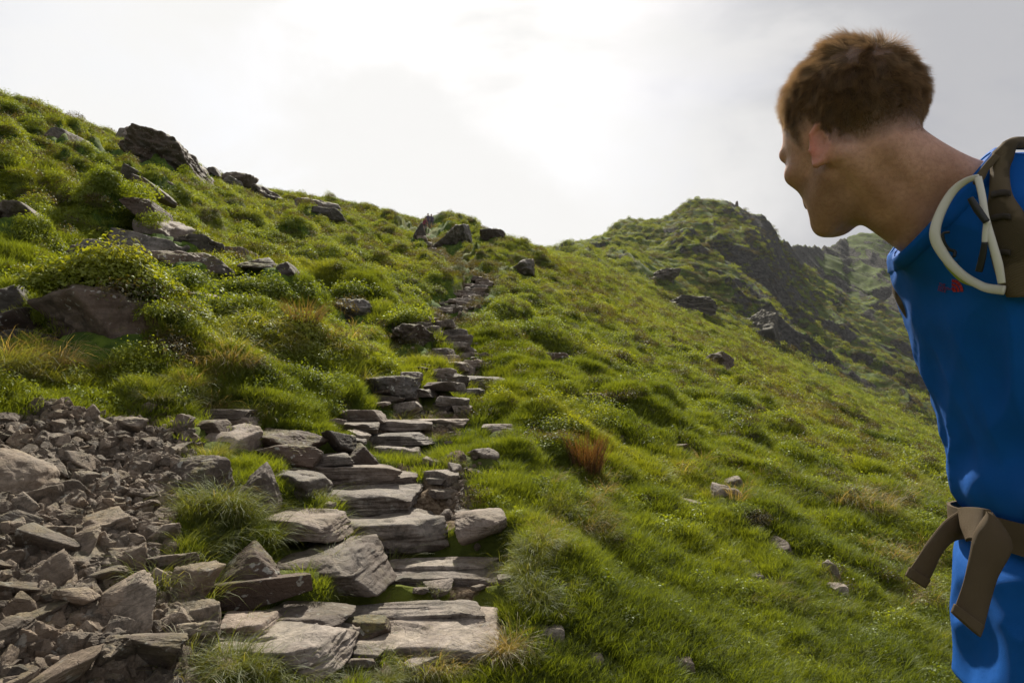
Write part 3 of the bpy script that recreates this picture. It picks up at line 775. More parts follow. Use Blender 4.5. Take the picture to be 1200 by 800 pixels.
def blades(seed, n, spread, h, hv, width, lean, curl, segs=3, up=1.0, drop=0.):
    """n grass blades round the origin -> verts, quads, tip, blade random"""
    g = np.random.default_rng(seed)
    V = []; Fq = []; Tt = []; Bb = []
    ang = g.uniform(0, 2 * np.pi, n); rad = spread * np.sqrt(g.uniform(0, 1, n))
    bx, by = rad * np.cos(ang), rad * np.sin(ang)
    hh = h * (1 + hv * g.uniform(-1, 1, n)); la = lean * g.uniform(.2, 1.3, n) + .5 * rad / max(spread, 1e-6) * lean
    da = ang + g.normal(0, .7, n); fa = g.uniform(0, 2 * np.pi, n); br = g.uniform(0, 1, n)
    k = 0
    for i in range(n):
        dirx, diry = math.cos(da[i]), math.sin(da[i]); wx, wy = math.cos(fa[i]) * width / 2, math.sin(fa[i]) * width / 2
        px, py, pz = bx[i], by[i], -.01 - drop * rad[i]; a = la[i]; L = hh[i] / segs
        for s in range(segs + 1):
            t = s / segs; w_ = (1 - t ** 1.6) * .92 + .08
            V += [(px - wx * w_, py - wy * w_, pz), (px + wx * w_, py + wy * w_, pz)]; Tt += [t, t]; Bb += [br[i]] * 2
            px += math.sin(a) * dirx * L; py += math.sin(a) * diry * L; pz += math.cos(a) * L * up
            a += curl / segs * (1 + .6 * br[i])
        for s in range(segs):
            Fq.append((k + 2 * s, k + 2 * s + 1, k + 2 * s + 3, k + 2 * s + 2))
        k += 2 * (segs + 1)
    return np.array(V), np.array(Fq), Tt, Bb

def leaves(seed, n, r, h, size, stems=14):
    """a low leafy bush: folded oval leaves spread through a dome on thin stems"""
    g = np.random.default_rng(seed); V = []; Fq = []; Tt = []; Bb = []; k = 0
    for i in range(n):
        a = g.uniform(0, 6.283); rr_ = r * math.sqrt(g.uniform(0, 1)); dome = math.sqrt(max(0, 1 - (rr_ / r) ** 2))
        z = h * dome * g.uniform(.25, 1.0) ** .6 * (1 + .25 * g.normal()) + .01
        c = np.array([rr_ * math.cos(a), rr_ * math.sin(a), z])
        nrm = np.array([math.cos(a) * rr_ / r * .8 + g.normal(0, .45), math.sin(a) * rr_ / r * .8 + g.normal(0, .45), .9]); nrm /= np.linalg.norm(nrm)
        t1 = np.cross(nrm, g.normal(size=3)); t1 /= np.linalg.norm(t1); t2 = np.cross(nrm, t1)
        s = size * g.uniform(.6, 1.25); b = g.uniform()
        V += [c - t1 * s, c + t2 * s * .45 - nrm * s * .0, c + t1 * s * .9 - nrm * s * .15, c - t2 * s * .45 + nrm * s * .12]
        Tt += [z / h] * 4; Bb += [b] * 4; Fq.append((k, k + 1, k + 2, k + 3)); k += 4
    for i in range(stems):
        a = g.uniform(0, 6.283); rr_ = r * .8 * math.sqrt(g.uniform()); c0 = np.array([rr_ * .5 * math.cos(a), rr_ * .5 * math.sin(a), -.02]); c1 = np.array([rr_ * math.cos(a), rr_ * math.sin(a), h * .75])
        w_ = np.array([-math.sin(a), math.cos(a), 0]) * size * .09
        V += [c0 - w_, c0 + w_, c1 + w_, c1 - w_]; Tt += [0] * 4; Bb += [1.0] * 4; Fq.append((k, k + 1, k + 2, k + 3)); k += 4
    return np.array(V), np.array(Fq), Tt, Bb

def proto(name, data, mat):
    v, f, t, b = data
    o = mesh_obj(name, v, f, mat, link=False)
    set_attr(o.data, 'tip', t); set_attr(o.data, 'blade', b)
    return o
ML_TURF = leaf_mat('turf blades', (.075, .105, .011), (.200, .245, .022), dry=(.26, .20, .07), dry_amt=.2)
ML_LONG = leaf_mat('long grass', (.085, .108, .018), (.20, .215, .045), dry=(.32, .25, .13), dry_amt=.5)
ML_BILB = leaf_mat('bilberry leaves', (.090, .130, .010), (.250, .300, .022), dry=(.14, .07, .03), dry_amt=.10, transl=.5)
ML_TAN = leaf_mat('withered grass', (.16, .12, .05), (.34, .26, .13), dry=(.40, .31, .18), dry_amt=.6)
ML_RUSH = leaf_mat('rust red rushes', (.085, .042, .018), (.19, .095, .04), dry=(.26, .16, .07), dry_amt=.3, transl=.35)
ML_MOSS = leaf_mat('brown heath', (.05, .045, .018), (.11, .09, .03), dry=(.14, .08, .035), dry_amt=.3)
protos = {
 'turf': [proto('turf', blades(i, 90, .075, .042, .45, .0026, .5, .7, 2), ML_TURF) for i in range(4)],
 'mid': [proto('mid', blades(20 + i, 90, .06, .085, .4, .0030, .35, 1.0, 3), ML_TURF) for i in range(3)],
 'long': [proto('long', blades(40 + i, 130, .05, .20, .4, .0030, .3, 1.5, 5), ML_LONG) for i in range(3)],
 'tan': [proto('tan', blades(50 + i, 90, .05, .17, .5, .0026, .5, 1.5, 4), ML_TAN) for i in range(2)],
 'bilb': [proto('bilb', leaves(60 + i, 300, .11, .085, .0105), ML_BILB) for i in range(4)],
 'heath': [proto('heath', leaves(70 + i, 260, .11, .07, .009), ML_MOSS) for i in range(2)],
}
def scatter(name, kinds, pts, scl, tint=None, rotx=None, label=None, seed=1, lean=.15):
    """one object: points that each carry a plant of the given kinds"""
    g = np.random.default_rng(seed); n = len(pts)
    hid = bpy.data.collections.new(name + ' plants')
    allp = [p for k in kinds for p in protos[k]]
    for i, p in enumerate(allp):
        q = bpy.data.objects.new('%s_%02d' % (name, i), p.data); hid.objects.link(q)
    me = bpy.data.meshes.new(name); me.vertices.add(n); me.vertices.foreach_set('co', np.asarray(pts, np.float32).ravel())
    o = bpy.data.objects.new(name, me); COL.objects.link(o)
    set_attr(me, 'idx', g.integers(0, len(allp), n), 'INT')
    rot = np.stack([g.normal(0, lean, n), g.normal(0, lean, n), g.uniform(0, 6.283, n)], -1)
    set_attr(me, 'rot', rot, 'FLOAT_VECTOR')
    sc_ = np.asarray(scl)[:, None] * np.stack([np.ones(n), np.ones(n), g.uniform(.75, 1.3, n)], -1)
    set_attr(me, 'scl', sc_, 'FLOAT_VECTOR'); set_attr(me, 'tint', np.zeros(n) if tint is None else tint)
    ng = bpy.data.node_groups.new(name, 'GeometryNodeTree')
    ng.interface.new_socket('Geometry', in_out='INPUT', socket_type='NodeSocketGeometry'); ng.interface.new_socket('Geometry', in_out='OUTPUT', socket_type='NodeSocketGeometry')
    gi = ng.nodes.new('NodeGroupInput'); go = ng.nodes.new('NodeGroupOutput'); iop = ng.nodes.new('GeometryNodeInstanceOnPoints')
    ci = ng.nodes.new('GeometryNodeCollectionInfo'); ci.inputs['Collection'].default_value = hid
    ci.inputs['Separate Children'].default_value = True; ci.inputs['Reset Children'].default_value = True
    def na(nm, dt):
        a = ng.nodes.new('GeometryNodeInputNamedAttribute'); a.data_type = dt; a.inputs['Name'].default_value = nm; return a.outputs['Attribute']
    L = ng.links.new
    L(gi.outputs[0], iop.inputs['Points']); L(ci.outputs[0], iop.inputs['Instance']); iop.inputs['Pick Instance'].default_value = True
    L(na('idx', 'INT'), iop.inputs['Instance Index'])
    er = ng.nodes.new('FunctionNodeEulerToRotation'); L(na('rot', 'FLOAT_VECTOR'), er.inputs[0]); L(er.outputs[0], iop.inputs['Rotation'])
    L(na('scl', 'FLOAT_VECTOR'), iop.inputs['Scale']); L(iop.outputs[0], go.inputs[0])
    md = o.modifiers.new('plants', 'NODES'); md.node_group = ng
    tag(o, label, 'vegetation', kind='stuff')
    return o

FA = np.array(FOOT)
def clear_of_rocks(x, y, margin=0.):
    ok = np.ones(len(x), bool)
    for fx, fy, a, b in FA:
        if a < .02: continue
        m = (np.abs(x - fx) < a + margin) & (np.abs(y - fy) < b + margin)
        if m.any():
            d = ((x - fx) / (a + margin)) ** 2 + ((y - fy) / (b + margin)) ** 2
            ok &= ~(m & (d < 1))
    return ok
def field(n, r0, r1, power, seed, a0=-56, a1=50):
    n = int(n * (1.27 if a0 == -56 else 1))
    """points on the ground; count per ln(r) grows as r**power"""
    g = np.random.default_rng(seed)
    q = g.uniform(0, 1, n)
    r = (r0 ** power + q * (r1 ** power - r0 ** power)) ** (1 / power)
    a = np.radians(g.uniform(a0, a1, n))
    x = r * np.sin(a); y = r * np.cos(a)
    return x, y, r, g
def on_ground(x, y, dz=0.): return np.stack([x, y, T2(x, y) + dz], -1)

# short turf close to the viewer
x, y, r, g = field(60000, 1.0, 9.0, 1.15, 1)
keep = (scree_mask(x, y) < .35 + .25 * g.uniform(size=len(x))) & (dirt_mask(x, y) < .45) & clear_of_rocks(x, y, .03) & ((path_dist(x, y) > .34) | (g.uniform(size=len(x)) < .8))
x, y, r = x[keep], y[keep], r[keep]
n_ = fbm2(x * 1.2, y * 1.2, 3, 81)
scatter('grass', ['turf'], on_ground(x, y, -.004), (.9 + .25 * n_) * (r / 2.5).clip(.8, 3) ** .45, np.clip(.35 * fbm2(x * .8, y * .8, 3, 82) + .1, 0, 1), label='short green turf grass covering the slope beside the path', seed=2)
# medium grass in drifts
x, y, r, g = field(26000, 1.0, 16.0, 1.1, 3)
n_ = fbm2(x * .9, y * .9, 3, 83)
pd = path_dist(x, y)
edge = np.exp(-((pd - .6) / .2) ** 2) - 1.2 * np.exp(-(pd / .4) ** 4)
keep = (scree_mask(x, y) < .3) & (dirt_mask(x, y) < .3) & clear_of_rocks(x, y, .0) & (n_ - .25 * sstep(6, 12, r) + .6 * edge > .12 + .5 * g.uniform(-1, 1, len(x)))
x, y, r = x[keep], y[keep], r[keep]
scatter('grass', ['mid'], on_ground(x, y, -.004), .52 * (r / 2.5).clip(.8, 4) ** .5, np.clip(.5 * fbm2(x * .7, y * .7, 3, 84) + .1, 0, 1), label='taller green grass growing in drifts along the path', seed=4)
# bilberry and hillside cover, from near to the ridge
def cover(n, r0, r1, seed, base, label, power=.85, dens=1.0):
    x, y, r, g = field(n, r0, r1, power, seed); n = len(x)
    bm_ = bilberry_mask(x, y); rad = (r / 4.0) ** .62
    pd = path_dist(x, y)
    ok = (scree_mask(x, y) < .2) & clear_of_rocks(x, y, .05 * np.sqrt(r0 / 3)) & (dirt_mask(x, y) < .3) & (pd > (.38 + .05 * r / 4) * (1 + .5 * n2(x * 2, y * 2, 95)))
    hv = hummocks(x, y)
    b = ok & (g.uniform(size=n) < .08 + .92 * bm_)
    xb, yb, rb = x[b], y[b], rad[b]
    scatter('bilberry', ['bilb'], on_ground(xb, yb, -.02 * rb), base * rb * (1 + .35 * g.normal(size=len(xb))).clip(.5, 1.8), np.clip(.5 * fbm2(xb * .3, yb * .3, 3, 91), 0, 1), label=label, seed=seed)
    t_ = ok & ~b & (g.uniform(size=n) < .85)
    xt, yt, rt = x[t_], y[t_], rad[t_]
    scatter('grass', ['turf'] if r0 > 6 else ['mid', 'turf'], on_ground(xt, yt, -.01 * rt), base * 1.25 * rt * (1 + .3 * g.normal(size=len(xt))).clip(.5, 1.8), np.clip(.55 * fbm2(xt * .3, yt * .3, 3, 92) + .05, 0, 1), label='rough hill grass on the upper slope', seed=seed + 1)
cover(48000, 2.6, 12, 11, .55, 'low bright green bilberry on the near humps')
cover(140000, 9, 60, 13, .51, 'bright green bilberry cover over the rough hillside')
cover(80000, 45, 125, 15, .56, 'bilberry and grass cover up to the ridge')
# heath on the far peak
x, y, r, g = field(30000, 108, 330, 1.2, 17, -2, 41)
rk = fbm2(x * .035, y * .035, 3, 71)
keep = g.uniform(size=len(x)) < .9 - .7 * sstep(.15, .45, rk + .2 * sstep(.15, .35, x / y))
x, y, r = x[keep], y[keep], r[keep]
hh = g.uniform(size=len(x)) < .22 + .33 * sstep(.16, .3, x / y)
scatter('bilberry', ['bilb'], on_ground(x[~hh], y[~hh], -.3), 8.0 * (1 + .35 * g.normal(size=(~hh).sum())).clip(.4, 1.8), label='green cover on the flank of the far peak', seed=18)
scatter('heath', ['heath'], on_ground(x[hh], y[hh], -.3), 8.5 * (1 + .35 * g.normal(size=hh.sum())).clip(.4, 1.8), label='dark heath between the rocks of the far peak', seed=19)
# darker heath on the undersides of the left-hand hummocks, painting in their shade
x, y, r, g = field(52000, 4, 85, .8, 21)
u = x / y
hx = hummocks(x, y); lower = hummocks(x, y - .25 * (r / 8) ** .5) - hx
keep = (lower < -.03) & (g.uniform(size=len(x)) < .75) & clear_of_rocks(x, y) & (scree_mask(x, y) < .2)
x, y, r = x[keep], y[keep], r[keep]
scatter('heath', ['heath'], on_ground(x, y, -.02), .62 * (r / 4) ** .6 * (1 + .3 * g.normal(size=len(x))).clip(.5, 1.6), label='brown heath painting shade onto the sides of the humps', seed=22)

# long grass tussocks, each patch from pixels of the photograph's landmarks
def patch(px, py, wpx, hpx, n, kinds, scale, seed, clear=False, dz=-.01, tintm=.3, caps=False):
    g = np.random.default_rng(seed)
    qx = px + g.normal(0, wpx * .42, n); qy = py + g.normal(0, hpx * .42, n)
    x, y, z = cast(T, qx, qy); z = T2(x, y) if not caps else z; k = y < 60
    if clear: k &= clear_of_rocks(x, y)
    if py > 500: k &= (path_dist(x, y) > .36) | (hpx <= 10)
    return np.stack([x, y, z + dz], -1)[k], (scale * g.uniform(.65, 1.25, n))[k], np.clip(g.normal(tintm, .25, n), 0, 1)[k]
def patches(name, kinds, lst, label, seed):
    A = [patch(*a[:5], kinds, a[5], seed * 100 + i, a[6] if len(a) > 6 else False, caps=kinds[0] in ('bilb', 'heath')) for i, a in enumerate(lst)]
    scatter(name, kinds, np.concatenate([a[0] for a in A]), np.concatenate([a[1] for a in A]), np.concatenate([a[2] for a in A]), label=label, seed=seed, lean=.22)
patches('grass', ['long', 'mid', 'long'], [
  (250, 608, 60, 24, 40, .75, True), (300, 612, 30, 18, 14, .65, True), (245, 640, 30, 14, 10, .7, True), (10, 440, 50, 8, 22, 1.0, True), (60, 450, 26, 6, 10, .8, True), (300, 478, 60, 10, 20, .8, True),
  (625, 655, 40, 28, 50, .55), (655, 600, 30, 22, 30, .55), (695, 620, 30, 24, 26, .6), (610, 700, 30, 22, 26, .5), (570, 625, 20, 10, 14, .5, True), (640, 700, 30, 16, 20, .5), (720, 640, 40, 16, 14, .45),
  (330, 700, 50, 10, 20, .9, True), (270, 792, 50, 6, 16, .6), (340, 797, 50, 5, 16, .5), (480, 700, 90, 7, 34, .45, True), (470, 800, 100, 4, 24, .35), (600, 780, 30, 14, 16, .5), (420, 640, 20, 10, 10, .6, True),
  (500, 645, 40, 6, 14, .5, True), (300, 640, 14, 10, 8, .6, True), (360, 625, 40, 6, 16, .45, True), (410, 598, 40, 5, 16, .45, True), (310, 600, 30, 8, 8, .6, True), (230, 455, 90, 10, 30, .8, True),
  (205, 470, 60, 5, 16, .6, True), (250, 540, 20, 10, 8, .7, True), (330, 550, 20, 8, 8, .55, True), (540, 545, 30, 8, 10, .45, True), (250, 765, 50, 20, 22, .7, True), (190, 690, 30, 10, 8, .6, True),
  (1000, 570, 100, 30, 40, .8), (1060, 600, 70, 30, 40, .8), (960, 500, 80, 20, 14, 1.0), (1000, 700, 130, 40, 20, .5), (960, 770, 150, 16, 24, .4),
  (770, 560, 120, 40, 14, .6), (400, 420, 120, 16, 36, 1.0), (300, 400, 100, 14, 26, 1.0), (1110, 740, 50, 40, 20, .5)], 'long arching grass tussocks with pale tips', 5)
patches('withered_grass', ['tan'], [
  (290, 588, 20, 12, 12, .8, True), (15, 430, 40, 12, 16, 1.3, True), (65, 436, 20, 8, 9, 1.2, True), (690, 592, 20, 12, 18, .7), (700, 625, 24, 16, 16, .7), (655, 560, 30, 12, 10, .6), (235, 455, 40, 8, 12, .9),
  (1010, 590, 60, 20, 26, 1.1), (1060, 650, 50, 20, 26, .9), (590, 765, 16, 10, 8, .6), (420, 580, 40, 4, 10, .4, True), (430, 690, 60, 5, 12, .4, True), (700, 570, 40, 14, 12, .8), (510, 785, 60, 6, 12, .5),
  (860, 560, 100, 30, 22, .9), (400, 395, 80, 10, 16, 1.0), (255, 430, 60, 8, 16, 1.0), (1070, 700, 40, 26, 24, .7), (930, 700, 80, 26, 16, .5), (640, 620, 26, 20, 12, .5), (250, 640, 30, 10, 8, .6, True), (560, 590, 10, 6, 5, .4)], 'withered straw coloured grass among the green', 6)
patches('bilberry', ['bilb'], [
  (120, 328, 70, 7, 70, 1.5), (85, 335, 30, 5, 20, 1.3), (175, 345, 40, 9, 36, 1.4), (225, 335, 34, 7, 24, 1.3), (300, 345, 60, 7, 30, 1.4), (190, 262, 50, 4, 10, 1.4), (240, 375, 60, 10, 50, 1.3), (320, 395, 60, 10, 40, 1.2), (185, 232, 34, 5, 26, 1.6),
  (412, 350, 22, 4, 16, 1.8), (480, 378, 24, 3, 14, 1.5), (1080, 620, 50, 18, 60, .8), (1040, 640, 40, 14, 30, .7), (1100, 690, 24, 24, 40, .7), (960, 640, 40, 8, 20, .6), (880, 600, 24, 6, 14, .6),
  (650, 508, 36, 6, 30, 1.0), (640, 530, 20, 6, 14, .8), (690, 480, 40, 8, 24, 1.1), (700, 500, 26, 8, 16, 1.0), (640, 575, 14, 8, 10, .6), (670, 590, 14, 8, 8, .6), (340, 425, 60, 10, 40, 1.0), (60, 340, 14, 8, 14, 1.2)], 'thick bright bilberry bushes capping the rocks', 7)
patches('heath', ['heath'], [(150, 350, 50, 14, 24, 1.3), (60, 240, 60, 6, 16, 1.4), (415, 362, 20, 6, 10, 1.6), (200, 415, 30, 8, 14, 1.2), (720, 470, 30, 8, 14, 1.0), (890, 610, 20, 8, 10, .7), (650, 515, 30, 5, 14, .8), (560, 580, 8, 8, 8, .5), (480, 400, 30, 5, 10, 1.2)], 'dark brown heath hanging under the caps', 8)

# two clumps of rushes that stand out
def clump(name, label, px, py, hpx, wpx, n, mat, seed, lean=.16, curl=.35):
    p = at(px, py); h = hpx / FPX * p[1]; w = wpx / FPX * p[1]
    v, f, t, b = blades(seed, n, w * .30, h, .28, .0045 * max(1, p[1] / 4), lean, curl, 4)
    o = mesh_obj(name, v, f, mat); set_attr(o.data, 'tip', t); set_attr(o.data, 'blade', b); o.location = p
    tag(o, label, 'rushes'); return o
clump('rush_clump', 'dense rust red clump of upright rushes on the turf right of the path', 687, 560, 50, 50, 420, ML_RUSH, 301)
M_FADE = leaf_mat('faded rushes', (.10, .075, .03), (.19, .14, .06), dry=(.26, .19, .09), dry_amt=.3, transl=.35)
clump('rush_clump', 'faded tan clump of rushes in the green slope left of the upper path', 356, 384, 34, 56, 300, M_FADE, 302, .3, .5)

# loose grit and pebbles on the bare trail and between the scree stones
pg = np.random.default_rng(9)
protos['pebble'] = [proto('pebble', (v, f, np.zeros(len(v)), np.zeros(len(v))), M_SCREE) for v, f in [rock_verts(950 + i, 4, ['block', 'slab'][i % 2], .04) for i in range(8)]]
for _p in protos['pebble']: _p.data.polygons.foreach_set('use_smooth', np.zeros(len(_p.data.polygons), bool))
def grit(lst, size, label, seed, name='gravel'):
    A = [patch(*a[:5], None, a[5] * size, seed * 50 + i, False, .0) for i, a in enumerate(lst)]
    o = scatter(name, ['pebble'], np.concatenate([a[0] for a in A]), np.concatenate([a[1] for a in A]), label=label, seed=seed, lean=.5); return o
grit([(520, 570, 50, 40, 420, .030), (530, 600, 30, 14, 160, .022), (555, 650, 44, 14, 300, .018), (500, 545, 50, 12, 160, .03), (330, 742, 120, 12, 200, .014), (440, 735, 60, 8, 100, .014), (640, 482, 30, 8, 60, .03), (700, 468, 24, 10, 60, .035),
      (510, 425, 40, 20, 100, .04), (500, 470, 60, 10, 80, .035), (480, 500, 60, 8, 80, .03), (545, 350, 20, 16, 100, .09), (800, 525, 30, 8, 30, .03), (860, 600, 26, 8, 30, .02)], 1.0, 'loose gravel on the worn trail', 31)
qx = np.concatenate([pg.uniform(-60, 245, 9000), pg.uniform(-480, -50, 5000)]); qy = pg.uniform(468, 840, 14000)
x, y, z = cast(T, qx, qy); k = scree_mask(x, y) > .45
scatter('scree_gravel', ['pebble'], np.stack([x, y, z + .004], -1)[k], (pg.lognormal(-3.7, .5, len(x)).clip(.010, .09) * .9)[k], label='small rubble filling the gaps between the scree stones', seed=33, lean=.6)

# grass that grows at the foot of each step's riser
gs = np.random.default_rng(55); A_ = []
for cx_, cy_, w, dp, hv in STEPF:
    k_ = int(np.clip(w / .035, 4, 40)); xs = cx_ + gs.uniform(-.56, .56, k_) * w; ys = cy_ - dp * .5 - gs.uniform(.01, .07, k_) * (1 + cy_ * .04)
    keep = n2(xs * 3, ys * 3, 5) > -.25
    A_ += [(a, b, min(1.6, max(.45, hv / .085)) * gs.uniform(.5, 1.0)) for a, b in zip(xs[keep], ys[keep])]
A_ = np.array(A_)
scatter('grass', ['mid', 'turf', 'mid', 'long'], on_ground(A_[:, 0], A_[:, 1], -.006), A_[:, 2] * .75, gs.uniform(0, .5, len(A_)), label='tufts of grass growing along the risers of the steps', seed=56)
# a dead stick on the grass
a_, b_ = at(862, 690), at(936, 708)
n_ = 14; ts = np.linspace(0, 1, n_); V = []; Fq = []
for i, t in enumerate(ts):
    c_ = a_ + (b_ - a_) * t; c_ = np.array([c_[0], c_[1], T(c_[0], c_[1]) + .016 + .006 * math.sin(t * 7)]); rr_ = .0055 * (1 - .5 * t)
    c_[1] += .008 * math.sin(t * 9)
    for k_ in range(6): V.append(c_ + np.array([0, rr_ * math.cos(k_ * 1.047), rr_ * math.sin(k_ * 1.047)]))
for i in range(n_ - 1):
    for k_ in range(6): Fq.append((i * 6 + k_, i * 6 + (k_ + 1) % 6, i * 6 + 6 + (k_ + 1) % 6, i * 6 + 6 + k_))
mst = NT('bleached wood'); mst = mst.surf(mst.bsdf((.26, .19, .13), .85))
tag(mesh_obj('stick', V, np.array(Fq), mst, smooth=True), 'thin bleached dead stick lying on the lower right grass', 'stick')
# ------------------------------------------------------------------ the hiker: signed distances meshed by surface nets
def smin(a, b, k):
    h = np.clip(.5 + .5 * (b - a) / k, 0, 1)
    return b * (1 - h) + a * h - k * h * (1 - h)
def smax(a, b, k): return -smin(-a, -b, k)
def sph(p, c, r): return np.linalg.norm(p - np.array(c), axis=-1) - r
def ell(p, c, r):
    r = np.array(r); q = (p - np.array(c)) / r
    k0 = np.linalg.norm(q, axis=-1); k1 = np.linalg.norm(q / r, axis=-1)
    return k0 * (k0 - 1) / np.maximum(k1, 1e-6)
def cap(p, a, b, ra, rb):
    a = np.array(a, float); b = np.array(b, float); ba = b - a
    t = np.clip(((p - a) @ ba) / (ba @ ba), 0, 1)
    return np.linalg.norm(p - a - t[..., None] * ba, axis=-1) - (ra + (rb - ra) * t)
def chain(p, pts, rs, k=.004):
    d = None
    for i in range(len(pts) - 1):
        c = cap(p, pts[i], pts[i + 1], rs[i], rs[i + 1]); d = c if d is None else smin(d, c, k)
    return d
def loft(p, zs, cx, cy, rx, ry, e=2.3):
    z = p[..., 2]
    a = np.interp(z, zs, rx); b = np.interp(z, zs, ry)
    X = np.abs(p[..., 0] - np.interp(z, zs, cx)) / a; Y = np.abs(p[..., 1] - np.interp(z, zs, cy)) / b
    return ((X ** e + Y ** e) ** (1 / e) - 1) * np.minimum(a, b)
def smooth_tab(zs, *cols):
    zz = np.linspace(zs[0], zs[-1], 120); out = [zz]
    for c in cols:
        v = np.interp(zz, zs, c); k = np.hanning(13); k /= k.sum(); vp = np.concatenate([[v[0]] * 6, v, [v[-1]] * 6]); out.append(np.convolve(vp, k, 'valid'))
    return out

def surface_nets(F, ax, ay, az):
    """F sampled on a rectilinear grid -> vertices, quads"""
    nx, ny, nz = F.shape
    S = F < 0
    cs = np.zeros((nx - 1, ny - 1, nz - 1), np.int8)
    for i in (0, 1):
        for j in (0, 1):
            for k in (0, 1): cs += S[i:nx - 1 + i, j:ny - 1 + j, k:nz - 1 + k]
    act = (cs > 0) & (cs < 8)
    idx = -np.ones(act.shape, np.int64); I, J, K = np.nonzero(act); idx[I, J, K] = np.arange(len(I))
    acc = np.zeros((len(I), 3)); cnt = np.zeros(len(I))
    A = [ax, ay, az]
    cor = [(i, j, k) for i in (0, 1) for j in (0, 1) for k in (0, 1)]
    for a in range(8):
        for b in range(a + 1, 8):
            ca, cb = cor[a], cor[b]
            if sum(abs(ca[q] - cb[q]) for q in range(3)) != 1: continue
            fa = F[I + ca[0], J + ca[1], K + ca[2]]; fb = F[I + cb[0], J + cb[1], K + cb[2]]
            m = (fa < 0) != (fb < 0); t = np.where(m, fa / np.where(m, fa - fb, 1), 0)
            pa_ = np.stack([ax[I + ca[0]], ay[J + ca[1]], az[K + ca[2]]], -1); pb_ = np.stack([ax[I + cb[0]], ay[J + cb[1]], az[K + cb[2]]], -1)
            acc += np.where(m[:, None], pa_ + (pb_ - pa_) * t[:, None], 0); cnt += m
    V = acc / cnt[:, None]; Q = []
    # x edges
    for axis in range(3):
        sl = [slice(None)] * 3; s2 = [slice(None)] * 3; sl[axis] = slice(0, -1); s2[axis] = slice(1, None)
        a = S[tuple(sl)]; b = S[tuple(s2)]
        o1, o2 = [q for q in range(3) if q != axis]
        X = np.nonzero(a != b); X = [np.array(q) for q in X]
        ok = (X[o1] > 0) & (X[o2] > 0) & (X[o1] < F.shape[o1] - 1) & (X[o2] < F.shape[o2] - 1)
        X = [q[ok] for q in X]
        def at_(d1, d2):
            c = [X[0].copy(), X[1].copy(), X[2].copy()]; c[o1] = c[o1] - d1; c[o2] = c[o2] - d2
            return idx[c[0], c[1], c[2]]
        q = np.stack([at_(1, 1), at_(0, 1), at_(0, 0), at_(1, 0)], -1)
        flip = a[tuple(sl[i] if False else slice(None) for i in range(3))][X[0], X[1], X[2]]
        if axis == 1: flip = ~flip
        q[~flip] = q[~flip][:, ::-1]
        Q.append(q)
    return V, np.concatenate(Q)
def mesh_sdf(fn, ax, ay, az):
    F = np.empty((len(ax), len(ay), len(az)), np.float32)
    for i in range(0, len(ax), 24):
        g_ = np.stack(np.meshgrid(ax[i:i + 24], ay, az, indexing='ij'), -1)
        F[i:i + 24] = fn(g_)
    return surface_nets(F, ax, ay, az)

# --- measures (metres, eye frame; he faces -X, his left side is towards the camera)
TC = .95
tz, tcx, tcy, trx, try_ = smooth_tab([-.52, -.36, -.26, -.18, -.08, .03, .13, .20, .26, .31, .36],
    [.785, .787, .785, .775, .763, .745, .722, .702, .672, .650, .64], [TC] * 11,
    [.105, .112, .108, .092, .095, .105, .112, .105, .082, .055, .040], [.165, .168, .155, .135, .142, .158, .170, .168, .13, .075, .045])
SHL = {s: np.array([.735, TC - s * .175, .215]) for s in (1, -1)}
ELB = {1: np.array([.80, .715, -.05]), -1: np.array([.86, 1.17, -.04])}
WRI = {1: np.array([.76, .665, -.29]), -1: np.array([.84, 1.14, -.29])}
def torso(p):
    d = loft(p, tz, tcx, tcy, trx, try_)
    d = smax(d, p[..., 2] - .285, .03)
    for s in (1, -1):
        d = smin(d, cap(p, [.69, TC - s * .05, .255], SHL[s], .050, .058), .05)
    return d
GZP = float(T(.75, .95))
def limbs(p):
    d = None
    for s in (1, -1):
        a = smin(cap(p, SHL[s], ELB[s], .052, .040), cap(p, ELB[s], WRI[s], .040, .026), .02)
        hip = [.785, TC - s * .085, -.36]; kn = [.765 - .02 * s, TC - s * .105, GZP + .50]; an = [.80 - .03 * s, TC - s * .115, GZP + .09]
        l = smin(cap(p, hip, kn, .088, .058), cap(p, kn, an, .056, .038), .03)
        l = smin(l, cap(p, [kn[0] + .02, kn[1], kn[2] - .12], [kn[0] + .02, kn[1], kn[2] - .2], .05, .045), .04)
        l = smin(l, cap(p, an, [an[0] - .12, an[1], GZP + .035], .038, .028), .03)
        a = smin(a, l, .01); d = a if d is None else np.minimum(d, a)
    return d

